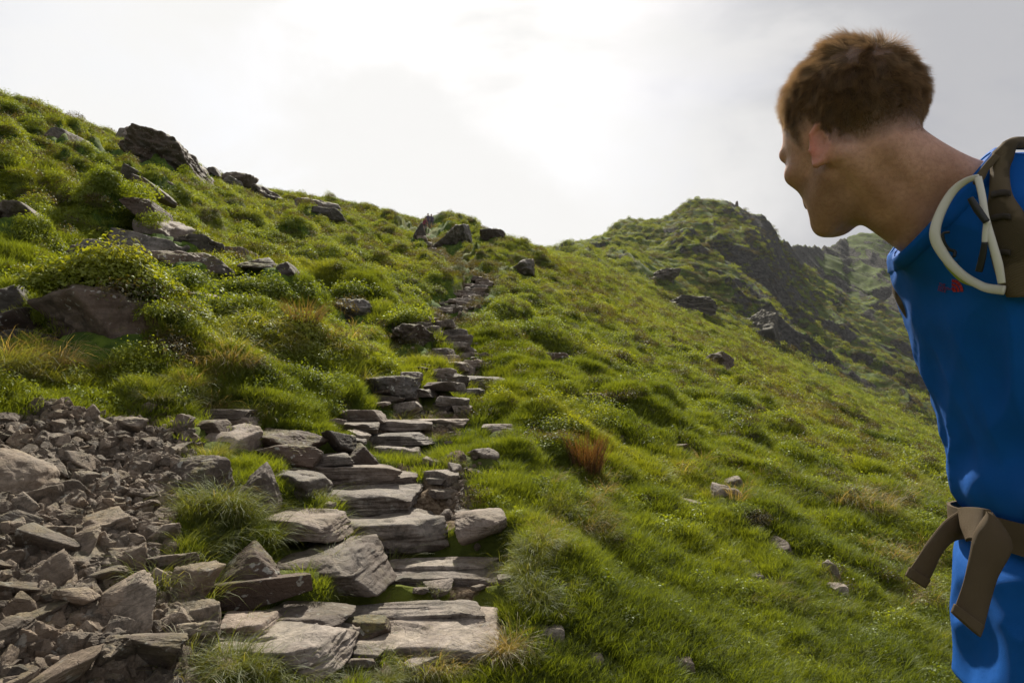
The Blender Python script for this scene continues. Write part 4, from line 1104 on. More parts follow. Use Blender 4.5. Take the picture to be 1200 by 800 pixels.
# head frame
HC = P(993, 163, .950)
yaw, pitch, roll = R(108), R(15), R(-4)
fx = np.array([math.cos(yaw) * math.cos(pitch), math.sin(yaw) * math.cos(pitch), -math.sin(pitch)])
lz = np.cross(fx, np.cross([0, 0, 1], fx)); lz /= np.linalg.norm(lz); ly = np.cross(lz, fx)
ly, lz = ly * math.cos(roll) + lz * math.sin(roll), lz * math.cos(roll) - ly * math.sin(roll)
HM = np.stack([fx, ly, lz], 0); HS = .968
def to_head(p): return (p - HC) @ HM.T / HS
def from_head(q): return (np.asarray(q) * HS) @ HM + HC
def head(p):
    q = to_head(p)
    qs = q.copy(); qs[..., 1] = np.abs(q[..., 1])
    d = ell(q, (-.014, 0, .035), (.096, .076, .086))
    d = smin(d, ell(q, (-.045, 0, .020), (.070, .066, .066)), .03)
    d = smin(d, ell(q, (-.030, 0, .062), (.066, .062, .060)), .02)
    d = smin(d, ell(q, (.030, 0, -.005), (.062, .064, .085)), .03)                 # face block
    d = smin(d, ell(q, (.045, 0, -.060), (.042, .044, .052)), .03)
    d = smin(d, cap(qs, (.002, .048, -.062), (.070, .016, -.100), .017, .017), .028)   # jaw
    d = smin(d, ell(q, (.082, 0, -.102), (.016, .019, .014)), .018)                # chin
    d = smin(d, cap(qs, (.087, .008, .020), (.073, .046, .019), .0115, .0105), .013)      # brow ridge
    d = smin(d, ell(qs, (.060, .046, -.022), (.022, .020, .016)), .02)               # cheekbone
    d = smax(d, -ell(qs, (.104, .033, -.001), (.026, .018, .014)), .010)              # eye hollow
    d = smin(d, ell(qs, (.076, .031, .0), (.014, .016, .012)), .004)                 # lids
    d = smin(d, cap(q, (.088, 0, .010), (.102, 0, -.028), .008, .0095), .012)           # nose
    d = smin(d, ell(qs, (.093, .010, -.033), (.010, .008, .007)), .006)
    d = smin(d, ell(q, (.086, 0, -.058), (.012, .024, .010)), .012)
    d = smin(d, ell(q, (.089, 0, -.0625), (.009, .022, .0048)), .004)
    d = smin(d, ell(q, (.087, 0, -.0735), (.009, .019, .0055)), .004)
    d = smax(d, -cap(qs, (.099, 0, -.068), (.089, .022, -.0685), .0018, .0015), .003)
    # ears
    e = (qs - np.array([-.015, .0730, -.027])) / .92; ang = R(33)
    ex = e[..., 0] * math.cos(ang) + e[..., 1] * math.sin(ang); ey = -e[..., 0] * math.sin(ang) + e[..., 1] * math.cos(ang); ez = e[..., 2]
    # ex runs along the ear's plate (towards the face), ey out of the head
    t = R(-20); ex, ez = ex * math.cos(t) - ez * math.sin(t), ex * math.sin(t) + ez * math.cos(t)
    er = np.stack([ex, ey, ez], -1)
    rim = [(.012, .001, .006), (.014, .004, .018), (.006, .007, .029), (-.006, .008, .033), (-.018, .009, .027), (-.023, .010, .013), (-.021, .009, -.002), (-.014, .006, -.016), (-.006, .003, -.027), (.004, .001, -.030), (.009, 0, -.021)]
    plate = smax(ell(er, (-.005, .001, .003), (.022, .0064, .031)), -ell(er, (-.001, .012, .004), (.013, .0085, .020)), .004)
    plate = smin(plate, chain(er, rim, [.0032, .0042, .0046, .0048, .0048, .0044, .0040, .0040, .0052, .0054, .003], .0015), .0022)
    plate = smin(plate, chain(er, [(-.002, .004, .022), (-.012, .006, .010), (-.013, .005, -.004), (-.006, .003, -.014)], [.003, .003, .003, .0026], .002), .004)
    plate = smin(plate, ell(er, (.012, .001, -.006), (.005, .004, .007)), .003)
    d = smin(d, plate * .84, .005)
    return d * HS
NB = np.array([.640, TC, .232])
NK = from_head((-.045, 0, -.045))
def neck(p):
    nf = from_head((.012, 0, -.078))
    d = cap(p, NB, NK, .053, .046)
    d = smin(d, cap(p, [.640, TC - .0, .200], nf, .036, .034), .04)
    for s in (1, -1):   # neck muscles from behind the ear to the collar bone, trapezius
        d = smin(d, cap(p, [.622, TC - s * .02, .198], from_head((-.030, s * .052, -.050)), .013, .018), .02)
        d = smin(d, cap(p, [.715, TC - s * .085, .245], NK, .026, .020), .035)
    return d
def body(p):
    d = smin(torso(p), limbs(p), .02)
    d = smin(d, neck(p), .035)
    return smin(d, head(p), .016)

def axis(*segs):
    out = [np.arange(a, b, h) for a, b, h in segs]; return np.concatenate(out)
import time as _time
_t0 = _time.time()
bx_ = axis((.40, .72, .0030), (.72, 1.02, .012)); by_ = axis((.56, .84, .014), (.84, 1.08, .0030), (1.08, 1.30, .014)); bz_ = axis((GZP - .03, .12, .016), (.12, .53, .0030))
V, Q = mesh_sdf(body, bx_, by_, bz_)
# hands, modelled finer and welded into the same mesh
def hand(s):
    w = WRI[s]; dn = WRI[s] - ELB[s]; dn /= np.linalg.norm(dn)
    fw = np.array([-1., 0, 0]); fw -= dn * (fw @ dn); fw /= np.linalg.norm(fw); out = np.cross(dn, fw) * s
    M = np.stack([dn, fw, out], 0)
    def f(p):
        q = (p - w) @ M.T
        d = cap(q, (-.03, 0, 0), (.01, 0, 0), .026, .024); 
        d = smin(d, ell(q, (.052, 0, 0), (.050, .040, .015)), .015)
        for k, (o, L) in enumerate(((.028, .078), (.010, .086), (-.010, .080), (-.028, .064))):
            a = np.array([.085 - .004 * abs(k - 1), o, .0]); b1 = a + np.array([L * .45, .001 * (1.5 - k), -.010]); b2 = b1 + np.array([L * .26, 0, -.016]); b3 = b2 + np.array([L * .15, 0, -.016])
            d = smin(d, chain(q, [a, b1, b2, b3], [.0095, .0085, .0078, .0066], .003), .004)
        t0_, t1_, t2_ = np.array([.022, .030, -.006]), np.array([.055, .052, -.018]), np.array([.082, .056, -.026])
        return smin(d, chain(q, [t0_, t1_, t2_], [.015, .0105, .0085], .004), .010)
    c = w + dn * .07
    return mesh_sdf(f, *[np.arange(c[i] - .13, c[i] + .13, .0028) for i in range(3)])
off = len(V)
for s in (1, -1):
    v2, q2 = hand(s); Q = np.concatenate([Q, q2 + off]); V = np.concatenate([V, v2]); off = len(V)

def skin_mat():
    m = NT('skin'); geo = m.n('ShaderNodeNewGeometry'); pos = geo.outputs['Position']
    ear = m.attr('ear').outputs['Fac']; stub = m.attr('stubble').outputs['Fac']
    n1 = m.noise(pos, 22, 6, .6); n2_ = m.noise(pos, 320, 3, .6); n3_ = m.noise(pos, 900, 2, .6)
    col = m.mix(m.ramp(n1, .35, .7), (.44, .235, .155), (.60, .335, .235))
    col = m.mix(m.math('MULTIPLY', m.ramp(m.noise(pos, 170, 6, .7), .42, .66), .34), col, (.27, .115, .075))
    col = m.mix(m.math('MULTIPLY', ear, .5), col, (.66, .16, .11))  # red glow of the backlit ears put into the skin colour
    col = m.mix(m.math('MULTIPLY', stub, m.math('ADD', .62, m.math('MULTIPLY', m.ramp(n3_, .3, .7), .38))), col, (.085, .050, .030))
    fr = m.n('ShaderNodeTexVoronoi', {'Vector': pos, 'Scale': 62}).outputs['Distance']
    col = m.mix(m.math('MULTIPLY', m.ramp(fr, .10, .05), m.math('MULTIPLY', m.ramp(n1, .52, .6), .55)), col, (.16, .07, .04))
    nr_ = m.bump(m.math('ADD', n2_, m.math('MULTIPLY', n3_, .6)), .45, .0014)
    b = m.bsdf(col, .46, nr_, **{'Subsurface Weight': .28, 'Subsurface Scale': .012, 'Specular IOR Level': .42})
    b.inputs['Subsurface Radius'].default_value = (1.0, .30, .15)
    return m.surf(b)
M_SKIN = skin_mat()
person = mesh_obj('person', V, Q, M_SKIN, smooth=True)
hq = to_head(V)
inh = (hq[:, 2] > -.16) & (np.abs(hq[:, 0]) < .2) & (np.abs(hq[:, 1]) < .15)
earm = np.exp(-((np.abs(hq[:, 1]) - .088) / .014) ** 2) * np.exp(-((hq[:, 0] + .018) / .026) ** 2) * np.exp(-((hq[:, 2] + .024) / .034) ** 2)
set_attr(person.data, 'ear', np.clip(earm * 1.4, 0, 1) * inh)
def hairline(q):
    """>0 where hair grows: distance above the hairline"""
    x, z = q[..., 0], q[..., 2]
    line = np.interp(x, [-.12, -.075, -.045, -.028, -.012, .008, .020, .034, .050, .066, .078, .10], [-.050, -.052, -.044, -.034, .010, .008, -.010, .020, .040, .062, .078, .090])
    return z - line
hl_ = hairline(hq)
stub = np.clip(sstep(-.008, .006, hl_), 0, 1) * inh * (earm < .25) * (np.abs(hq[:, 0]) < .125) * (hq[:, 2] > -.06)
beard = sstep(-.036, -.052, hq[:, 2]) * sstep(-.012, .012, hq[:, 0]) * inh * .5
set_attr(person.data, 'stubble', np.clip(np.maximum(stub * (.55 + .45 * sstep(.0, .03, hl_)), beard * .7), 0, 1))
tag(person, 'young man with short brown hair in a bright blue T shirt looking up the hill', 'person')

# --- hair strands
def strands():
    g = np.random.default_rng(77)
    me = person.data
    co = V; tri = Q
    c = co[tri].mean(1); ql = to_head(c); hl = hairline(ql)
    e1 = co[tri[:, 2]] - co[tri[:, 0]]; e2 = co[tri[:, 3]] - co[tri[:, 1]]; nr_ = np.cross(e1, e2); area = np.linalg.norm(nr_, axis=1) / 2; nr_ /= np.maximum(area[:, None] * 2, 1e-12)
    earq = np.exp(-((np.abs(ql[:, 1]) - .088) / .013) ** 2) * np.exp(-((ql[:, 0] + .018) / .028) ** 2) * np.exp(-((ql[:, 2] + .024) / .034) ** 2)
    ok = (hl > -.002) & (np.abs(ql[:, 0]) < .125) & (np.abs(ql[:, 1]) < .085) & (ql[:, 2] < .16) & (earq < .3)
    out = ((c - from_head((-.012, 0, .03))) * nr_).sum(1); nr_[out < 0] *= -1
    w_ = area * ok * np.where(hl < .02, .35 + 32 * np.clip(hl, 0, .02), 1.0)
    n = 75000
    pick = g.choice(len(tri), n, p=w_ / w_.sum())
    uv = g.uniform(0, 1, (n, 2))
    A, B, C, D = (co[tri[pick, i]] for i in range(4))
    root = (A * (1 - uv[:, :1]) + B * uv[:, :1]) * (1 - uv[:, 1:]) + (D * (1 - uv[:, :1]) + C * uv[:, :1]) * uv[:, 1:]
    q = to_head(root); nn = nr_[pick] @ HM.T; hl = hairline(q)
    top = sstep(.055, .100, q[:, 2]); fr = sstep(.02, .085, q[:, 0]) * top
    L = .0028 + .0115 * sstep(.0, .07, hl) + .013 * top + .006 * fr + .016 * sstep(.055, .085, q[:, 0]) + .007 * sstep(-.02, -.07, q[:, 0]) * sstep(.0, .05, q[:, 2])
    clump = .9 * np.stack([n3(q * 75, 1), n3(q * 75, 2), n3(q * 75, 3)], -1) + .7 * np.stack([n3(q * 30, 4), n3(q * 30, 5), n3(q * 30, 6)], -1)
    L *= .95
    L *= 1 + .22 * n3(q * 45, 5) + g.normal(0, .10, n)
    down = np.array([-.15, 0, -1.]); fwd = np.array([1., 0, .22])
    dirn = nn * (.47 + .16 * top)[:, None] + down * ((1 - top) * .75)[:, None] + fwd * (.15 + top * .80)[:, None] + np.array([.7, 0, -.55]) * (fr * sstep(.070, .09, q[:, 0]))[:, None]
    dirn += clump * .55 + g.normal(0, .09, (n, 3))
    cow = np.exp(-(((q - np.array([-.045, .01, .112])) / .02) ** 2).sum(-1)); dirn[:, 2] += 1.1 * cow; L *= 1 + .8 * cow
    dirn /= np.linalg.norm(dirn, axis=1, keepdims=True)
    K = 5; pts = np.zeros((n, K, 3)); pts[:, 0] = q - nn * .001; step_ = L / (K - 1)
    bend = np.array([.25, 0, -.5]) * (.5 + fr)[:, None]
    d = dirn
    for k in range(1, K):
        pts[:, k] = pts[:, k - 1] + d * step_[:, None]
        d = d + bend * .22 + g.normal(0, .03, (n, 3)); d /= np.linalg.norm(d, axis=1, keepdims=True)
    world_ = from_head(pts.reshape(-1, 3))
    hc = bpy.data.hair_curves.new('hair'); hc.add_curves([K] * n)
    hc.attributes['position'].data.foreach_set('vector', world_.astype(np.float32).ravel())
    rad = np.tile(np.array([.00010, .00010, .000085, .00006, .00002]), n) * .95
    ra = hc.attributes.get('radius') or hc.attributes.new('radius', 'FLOAT', 'POINT'); ra.data.foreach_set('value', rad.astype(np.float32))
    rt_ = hc.attributes.new('strand', 'FLOAT', 'POINT'); rt_.data.foreach_set('value', np.repeat(np.clip(.5 + .9 * n3(q * 90, 12) + g.normal(0, .18, n), 0, 1), K).astype(np.float32))
    m = NT('hair'); t = m.n('ShaderNodeHairInfo').outputs['Intercept']; s_ = m.attr('strand').outputs['Fac']
    col = m.mix(s_, (.050, .028, .015), (.23, .140, .070)); col = m.mix(m.math('MULTIPLY', m.ramp(t, .3, 1), .6), col, (.30, .18, .08))
    a = m.n('ShaderNodeBsdfDiffuse', {'Color': col}); b = m.n('ShaderNodeBsdfTranslucent', {'Color': m.mix(.0, (.75, .47, .22), col) if False else m.n('ShaderNodeVectorMath', {0: col, 'Scale': 1.9}, operation='SCALE').outputs[0]})
    gl = m.n('ShaderNodeBsdfGlossy', {'Color': (.9, .75, .55, 1), 'Roughness': .42})
    m1 = m.n('ShaderNodeMixShader', {0: .42, 1: a.outputs[0], 2: b.outputs[0]})
    hc.materials.append(m.surf(m.n('ShaderNodeMixShader', {0: .10, 1: m1.outputs[0], 2: gl.outputs[0]})))
    o = bpy.data.objects.new('hair', hc); COL.objects.link(o); o.parent = person
    # eyebrows and lashes
    return o
hair = strands()
# eyes
for s in (1, -1):
    v, f = ico(4); me_ = from_head(v * .0118 + np.array([.0745, s * .031, -.0005]))
    m = NT('eye'); geo = m.n('ShaderNodeTexCoord').outputs['Object']
    dd = m.n('ShaderNodeVectorMath', {0: geo, 1: tuple(from_head((.0863, s * .031, -.001)))}, operation='DISTANCE').outputs['Value']
    col = m.mix(m.ramp(dd, .0058, .0062), m.mix(m.ramp(dd, .0022, .0026), (.005, .005, .005), (.08, .14, .20)), (.75, .72, .68))
    mesh_obj('eye', me_, f, m.surf(m.bsdf(col, .15)), person, True)
    # brow
    V_ = []; F__ = []
    g = np.random.default_rng(4)
    for i in range(160):
        t = g.uniform(); a = np.array([.092 - .022 * t ** 2, s * (.012 + .036 * t), .0235 + .004 * math.sin(t * 3) + g.uniform(-.0028, .0028)])
        b = a + np.array([-.001, s * .007, .0015]) + g.normal(0, .0008, 3); wv = np.array([.0, 0, .0004])
        k = len(V_); V_ += [a - wv, a + wv, b]; F__.append((k, k + 1, k + 2))
    mb = NT('brow hair'); mesh_obj('eyebrow', from_head(np.array(V_)), F__, mb.surf(mb.bsdf((.10, .055, .03), .7)), person)

# --- clothes
def fold(p, zc=.0):
    x, y, z = p[..., 0], p[..., 1], p[..., 2]
    # long soft folds that run from the chest down to the hip, tighter ones near the belt
    q = np.stack([x * 3 + z * 5.5, y * 7 + z * 3.0, z * 2.2], -1)
    a = .5 - np.abs(n3(q * 1.2, 3))
    b = .5 - np.abs(n3(np.stack([x * 6 - z * 9, y * 9 + z * 6, z * 6], -1), 8))
    c = n3(p * np.array([22, 22, 9]), 4)
    waist = np.exp(-((z + .12) / .07) ** 2)
    phi = np.arctan2(y - TC, x - .74)
    ph2 = phi * 6.5 + z * 9 + 1.6 * n3(np.stack([x * 4, y * 4, z * 5], -1), 6)
    lf = .0048 * (1 - 2 * np.abs(np.sin(ph2))) * sstep(-.12, -.02, z) * sstep(.26, .16, z) * (.5 + n3(p * 5, 14))
    return .020 * a + .009 * b * (.35 + waist) + .0026 * c + lf
def shirt(p):
    z = p[..., 2]
    lo = sstep(-.19, -.24, z)
    d = smin(torso(p), neck(p), .035) - .008
    bl = np.exp(-((z + .115) / .040) ** 2) * .008 - np.exp(-((z + .178) / .022) ** 2) * .010 + lo * .010
    d = d - bl
    for s in (1, -1):
        sl = cap(p, SHL[s], SHL[s] + (ELB[s] - SHL[s]) * .62, .068, .062)
        cut = ((p - (SHL[s] + (ELB[s] - SHL[s]) * .55)) @ ((ELB[s] - SHL[s]) / np.linalg.norm(ELB[s] - SHL[s])))
        d = smin(d, smax(sl, cut, .006), .03)
    d = d - fold(p)
    # crew neck: cut across the neck's axis, a little lower on the far side
    cn = np.array([-.757, .20, .654]); cn = cn / np.linalg.norm(cn)
    t = (p - np.array([.572, TC, .235])) @ cn
    d = smax(d, t, .004)
    hem = -.425 + .010 * np.sin((p[..., 1] - TC) * 9) 
    return smax(d, hem - z, .004)
sx_, sy2, sz2 = axis((.52, .80, .0038), (.80, .98, .010)), axis((.62, 1.0, .0038), (1.0, 1.30, .008)), axis((-.445, .36, .0040))
V, Q = mesh_sdf(shirt, sx_, sy2, sz2)
def shirt_mat():
    m = NT('blue sports fabric'); pos = m.n('ShaderNodeNewGeometry').outputs['Position']
    w_ = m.n('ShaderNodeTexVoronoi', {'Vector': pos, 'Scale': 1500}).outputs['Distance']
    n1 = m.noise(pos, 14, 4, .6)
    col = m.mix(m.ramp(n1, .3, .7), (.003, .095, .40), (.005, .112, .47))
    b = m.bsdf(col, .8, m.bump(m.math('ADD', w_, m.math('MULTIPLY', m.noise(pos, 48, 5, .62, .6), 3.2)), .30, .0020), **{'Specular IOR Level': .18})
    tr = m.n('ShaderNodeBsdfTranslucent', {'Color': (.015, .20, .62, 1)})
    return m.surf(m.n('ShaderNodeMixShader', {0: .10, 1: b.outputs[0], 2: tr.outputs[0]}))
M_SHIRT = shirt_mat()
tshirt = mesh_obj('t_shirt', V, Q, M_SHIRT, person, True)

def grad(fn, p, e=.002):
    return np.stack([fn(p + np.array(v) * e) - fn(p - np.array(v) * e) for v in ((1, 0, 0), (0, 1, 0), (0, 0, 1))], -1) / (2 * e)
def project(fn, p, off=0.):
    p = np.array(p, float)
    for _ in range(14):
        d = fn(p) - off; g = grad(fn, p); g /= np.maximum(np.linalg.norm(g, axis=-1, keepdims=True), 1e-9); p = p - g * d[..., None] * .7
    return p, g
def hit(fn, px, py, off=0., y0=.55, y1=1.2):
    """points of a surface seen behind picture points"""
    px = np.atleast_1d(px).astype(float); py = np.atleast_1d(py).astype(float); u, w = ray(px, py)
    ys = np.linspace(y0, y1, 260); pts = np.stack([u[:, None] * ys, np.broadcast_to(ys, (len(px), 260)), w[:, None] * ys], -1)
    f = fn(pts) - off; i = (f < 0).argmax(1); i = np.where((f < 0).any(1), i, 130)
    return pts[np.arange(len(px)), i]
def spline(P_, n):
    P_ = np.array(P_, float); m_ = len(P_); t = np.linspace(0, m_ - 1, n); i = np.clip(t.astype(int), 0, m_ - 2); f = (t - i)[:, None]
    p0 = P_[np.maximum(i - 1, 0)]; p1 = P_[i]; p2 = P_[i + 1]; p3 = P_[np.minimum(i + 2, m_ - 1)]
    return .5 * (2 * p1 + (p2 - p0) * f + (2 * p0 - 5 * p1 + 4 * p2 - p3) * f ** 2 + (3 * p1 - p0 - 3 * p2 + p3) * f ** 3)
def sheet(name, A, B, thick, mat, parent, n=40, m_=7, bulge=0.):
    """strip between two edge curves, with thickness"""
    A = spline(A, n); B = spline(B, n); t = np.linspace(0, 1, m_)
    G = A[:, None] * (1 - t)[None, :, None] + B[:, None] * t[None, :, None]
    du = np.gradient(G, axis=0); dv = np.gradient(G, axis=1); N = np.cross(du, dv); N /= np.maximum(np.linalg.norm(N, axis=-1, keepdims=True), 1e-9)
    if (N.reshape(-1, 3).mean(0) @ G.reshape(-1, 3).mean(0)) > 0: N = -N
    G = G + N * (bulge * np.sin(np.pi * t))[None, :, None]
    edge = (1 - np.abs(2 * t - 1) ** 6)[None, :, None]
    top_ = G + N * thick / 2 * (.35 + .65 * edge); bot = G - N * thick / 2 * (.35 + .65 * edge)
    V_ = np.concatenate([top_.reshape(-1, 3), bot.reshape(-1, 3)]); o = n * m_; F__ = []
    for i in range(n - 1):
        for j in range(m_ - 1):
            a = i * m_ + j; F__.append((a, a + 1, a + m_ + 1, a + m_)); F__.append((o + a, o + a + m_, o + a + m_ + 1, o + a + 1))
        for j in (0, m_ - 1):
            a = i * m_ + j; q = (a, a + m_, o + a + m_, o + a); F__.append(q if j == 0 else q[::-1])
    for i in (0, n - 1):
        for j in range(m_ - 1):
            a = i * m_ + j; q = (a, o + a, o + a + 1, a + 1); F__.append(q if i == 0 else q[::-1])
    return mesh_obj(name, V_, F__, mat, parent, True)
def tube(name, pts, rad, mat, parent, n=40, flat=(1, 1), sides=12):
    C = spline(pts, n); rad = np.interp(np.linspace(0, 1, n), np.linspace(0, 1, len(rad)), rad)
    Tn = np.gradient(C, axis=0); Tn /= np.linalg.norm(Tn, axis=1, keepdims=True)
    view = C / np.linalg.norm(C, axis=1, keepdims=True)
    S_ = np.cross(Tn, view); S_ /= np.linalg.norm(S_, axis=1, keepdims=True); U_ = np.cross(S_, Tn)
    a = np.linspace(0, 2 * np.pi, sides, endpoint=False); V_ = (C[:, None] + S_[:, None] * (np.cos(a) * flat[0])[None, :, None] * rad[:, None, None] + U_[:, None] * (np.sin(a) * flat[1])[None, :, None] * rad[:, None, None]).reshape(-1, 3)
    F__ = [(i * sides + k, i * sides + (k + 1) % sides, (i + 1) * sides + (k + 1) % sides, (i + 1) * sides + k) for i in range(n - 1) for k in range(sides)]
    F__ += [tuple(range(sides))[::-1], tuple((n - 1) * sides + k for k in range(sides))]
    return mesh_obj(name, V_, F__, mat, parent, True)

# red emblem printed on the chest: nested quarter arcs and three short lines of lettering
M_RED = NT('red print'); M_RED = M_RED.surf(M_RED.bsdf((.42, .015, .03), .6))
def decal(rows, off=.0016):
    V_ = []; F__ = []
    for A, B in rows:
        A = spline(A, 14); B = spline(B, 14); k = len(V_)
        for a, b in zip(A, B): V_ += [a, b]
        F__ += [(k + 2 * i, k + 2 * i + 1, k + 2 * i + 3, k + 2 * i + 2) for i in range(13)]
    V_ = np.array(V_); return hit(shirt, V_[:, 0], V_[:, 1], off), F__
def arc(cx, cy, r, a0, a1): return [(cx + r * math.cos(R(a)) * .92, cy - r * math.sin(R(a))) for a in np.linspace(a0, a1, 6)]
rows = [(arc(1115, 342, a, 0, 88), arc(1115, 342, b, 0, 88)) for a, b in ((15, 11.4), (10.3, 7.0), (6.0, 2.0))]
v_, f_ = decal(rows)
logo = mesh_obj('shirt_emblem', v_, f_, M_RED, tshirt)
try:
    tc_ = bpy.data.curves.new('shirt_lettering', 'FONT'); tc_.body = 'THE\nNORTH\nFACE'; tc_.size = 10; tc_.space_line = .82
    to_ = bpy.data.objects.new('tmp_text', tc_); COL.objects.link(to_)
    dg = bpy.context.evaluated_depsgraph_get(); me_t = bpy.data.meshes.new_from_object(to_.evaluated_get(dg))
    tv = np.array([v.co[:] for v in me_t.vertices]); tf = [tuple(p.vertices) for p in me_t.polygons]
    bpy.data.objects.remove(to_)
    def put_text(tv, x0, y0, sc_, ang):
        c_, s_ = math.cos(R(ang)), math.sin(R(ang)); X = tv[:, 0] * sc_; Y = tv[:, 1] * sc_
        return x0 + X * c_ + Y * s_, y0 - (-X * s_ + Y * c_)
    pxx, pyy = put_text(tv, 1100, 334, .42, 12)
    mesh_obj('shirt_lettering', hit(shirt, pxx, pyy, .0018), tf, M_RED, tshirt)
except Exception as e_:
    print('text', e_)

# collar band
_c0 = np.array([.572, TC, .235]); _cn = np.array([-.757, .20, .654]); _cn /= np.linalg.norm(_cn)
_e1 = np.cross(_cn, [0, 1, 0]); _e1 /= np.linalg.norm(_e1); _e2 = np.cross(_cn, _e1); _cc = _c0 + _e1 * 0
_sh0 = lambda p: smin(torso(p), neck(p), .035) - .008 - fold(p)
_cc = NB + _cn * ((_c0 - NB) @ _cn) + (NK - NB) * .0
_ringp = []
for t_ in (.0020, -.004, -.010, -.0155, -.019):
    row = []
    for a_ in np.linspace(0, 2 * np.pi, 121):
        dd_ = _e1 * math.cos(a_) + _e2 * math.sin(a_); r_ = np.linspace(.02, .16, 140); pts_ = _cc + _cn * t_ + r_[:, None] * dd_
        f_ = _sh0(pts_); k_ = int(np.argmax(f_ > 0)) if (f_ > 0).any() else 100
        r0_ = r_[max(k_ - 1, 0)] + (r_[1] - r_[0]) * (-f_[k_ - 1] / max(f_[k_] - f_[k_ - 1], 1e-6) if k_ > 0 else 0)
        row.append(_cc + _cn * t_ + dd_ * (r0_ + (.0036 if abs(t_ + .0075) < .0095 else .0002)))
    _ringp.append(row)
_ringp.insert(0, [q_ - (q_ - _cc) * .06 for q_ in _ringp[0]])
_rv = np.array(_ringp).reshape(-1, 3); _nr = len(_ringp)
mesh_obj('collar', _rv, [(k * 121 + i, k * 121 + i + 1, (k + 1) * 121 + i + 1, (k + 1) * 121 + i) for k in range(_nr - 1) for i in range(120)], M_SHIRT, tshirt, True)
nax = (NK - NB) / np.linalg.norm(NK - NB)
ang_ = np.linspace(0, 2 * np.pi, 97)
e1_ = np.cross(nax, [0, 1, 0]); e1_ /= np.linalg.norm(e1_); e2_ = np.cross(nax, e1_)

# shorts
def shorts(p):
    z = p[..., 2]; d = smax(torso(p) - .004, z + .20, .01)
    for s in (1, -1):
        d = smin(d, cap(p, [.785, TC - s * .085, -.36], [.765 - .02 * s, TC - s * .105, GZP + .50], .092, .088), .02)
    d = d - .004 * n3(p * np.array([14, 14, 6]), 2)
    return smax(d, GZP + .56 - z, .004)
V, Q = mesh_sdf(shorts, axis((.58, .94, .008)), axis((.74, 1.16, .008)), axis((GZP + .5, -.14, .010)))
m = NT('grey shorts'); pos = m.n('ShaderNodeNewGeometry').outputs['Position']
mesh_obj('shorts', V, Q, m.surf(m.bsdf((.035, .036, .055), .85, m.bump(m.noise(pos, 400, 3), .3, .001))), person, True)
# socks and shoes
for s in (1, -1):
    an = np.array([.80 - .03 * s, TC - s * .115, GZP + .09])
    def sock(p): return smax(cap(p, an, an + np.array([-.005, 0, .14]), .047, .051), p[..., 2] - (an[2] + .12), .004)
    V, Q = mesh_sdf(sock, np.arange(an[0] - .09, an[0] + .09, .007), np.arange(an[1] - .09, an[1] + .09, .007), np.arange(an[2] - .07, an[2] + .16, .007))
    ms = NT('wool sock'); mesh_obj('sock', V, Q, ms.surf(ms.bsdf((.10, .10, .11), .95)), person, True)
    g0 = GZP
    def shoe(p):
        d = cap(p, [an[0] + .03, an[1], g0 + .055], [an[0] - .02, an[1], g0 + .06], .046, .046)
        d = smin(d, cap(p, [an[0] - .03, an[1], g0 + .05], [an[0] - .155, an[1] , g0 + .032], .045, .034), .03)
        d = smin(d, cap(p, an - np.array([0, 0, .02]), an + np.array([0, 0, .03]), .050, .052), .03)
        return smax(d, g0 + .012 - p[..., 2], .006)
    bx2 = np.arange(an[0] - .21, an[0] + .10, .006)
    V, Q = mesh_sdf(shoe, bx2, np.arange(an[1] - .08, an[1] + .08, .006), np.arange(g0 - .01, g0 + .19, .006))
    msh = NT('walking shoe'); sh = mesh_obj('shoe', V, Q, msh.surf(msh.bsdf((.09, .075, .06), .8)), person, True)
    def sole(p):
        d = np.minimum(cap(p * np.array([1, 1, .35]), [an[0] + .02, an[1], g0 * .35], [an[0] - .15, an[1], g0 * .35], .052, .044), 9)
        return smax(smax(d, p[..., 2] - g0 - .022, .003), g0 - .006 - p[..., 2], .003)
    V, Q = mesh_sdf(sole, bx2, np.arange(an[1] - .08, an[1] + .08, .006), np.arange(g0 - .02, g0 + .04, .004))
    mso = NT('rubber sole'); mesh_obj('sole', V, Q, mso.surf(mso.bsdf((.02, .02, .02), .7)), sh, True)

# --- backpack: pack body, two padded straps, hip belt with two loose ends
def web_mat(name, c1, c2, sc=900, camo=False):
    m = NT(name); pos = m.n('ShaderNodeNewGeometry').outputs['Position']
    w_ = m.n('ShaderNodeTexWave', {'Vector': pos, 'Scale': sc / 2, 'Distortion': .6, 'Detail': 1.0}, bands_direction='DIAGONAL').outputs['Fac']
    n1 = m.noise(pos, 18, 3, .5); f = m.ramp(n1, .46, .52) if camo else m.ramp(n1, .3, .7)
    return m.surf(m.bsdf(m.mix(f, c1, c2), .88, m.bump(m.math('ADD', w_, m.noise(pos, 260, 3)), .5, .0007), **{'Specular IOR Level': .2}))
M_WEB = web_mat('brown webbing', (.085, .060, .034), (.105, .076, .046))
M_PAD = web_mat('padded olive brown strap', (.070, .052, .030), (.115, .085, .052), 700, True)
pack = empty('backpack', (.95, TC, GZP + 1.1)); tag(pack, 'olive brown backpack worn by the man, hip belt buckled with two loose strap ends', 'backpack')
def pk(o): o.parent = pack; o.matrix_parent_inverse = Matrix.Translation(-Vector(pack.location)); return o
def packbody(p):
    c = np.array([.955, TC, .06]); q = np.abs((p - c) * np.array([1, 1, 1])) - np.array([.085, .115, .215])
    d = np.linalg.norm(np.maximum(q, 0), axis=-1) + np.minimum(q.max(-1), 0) - .035
    return smin(d, ell(p, (1.06, TC, -.02), (.05, .10, .13)), .03) - .003 * n3(p * 16, 3)
V, Q = mesh_sdf(packbody, np.arange(.80, 1.16, .009), np.arange(.76, 1.14, .009), np.arange(-.24, .34, .009))
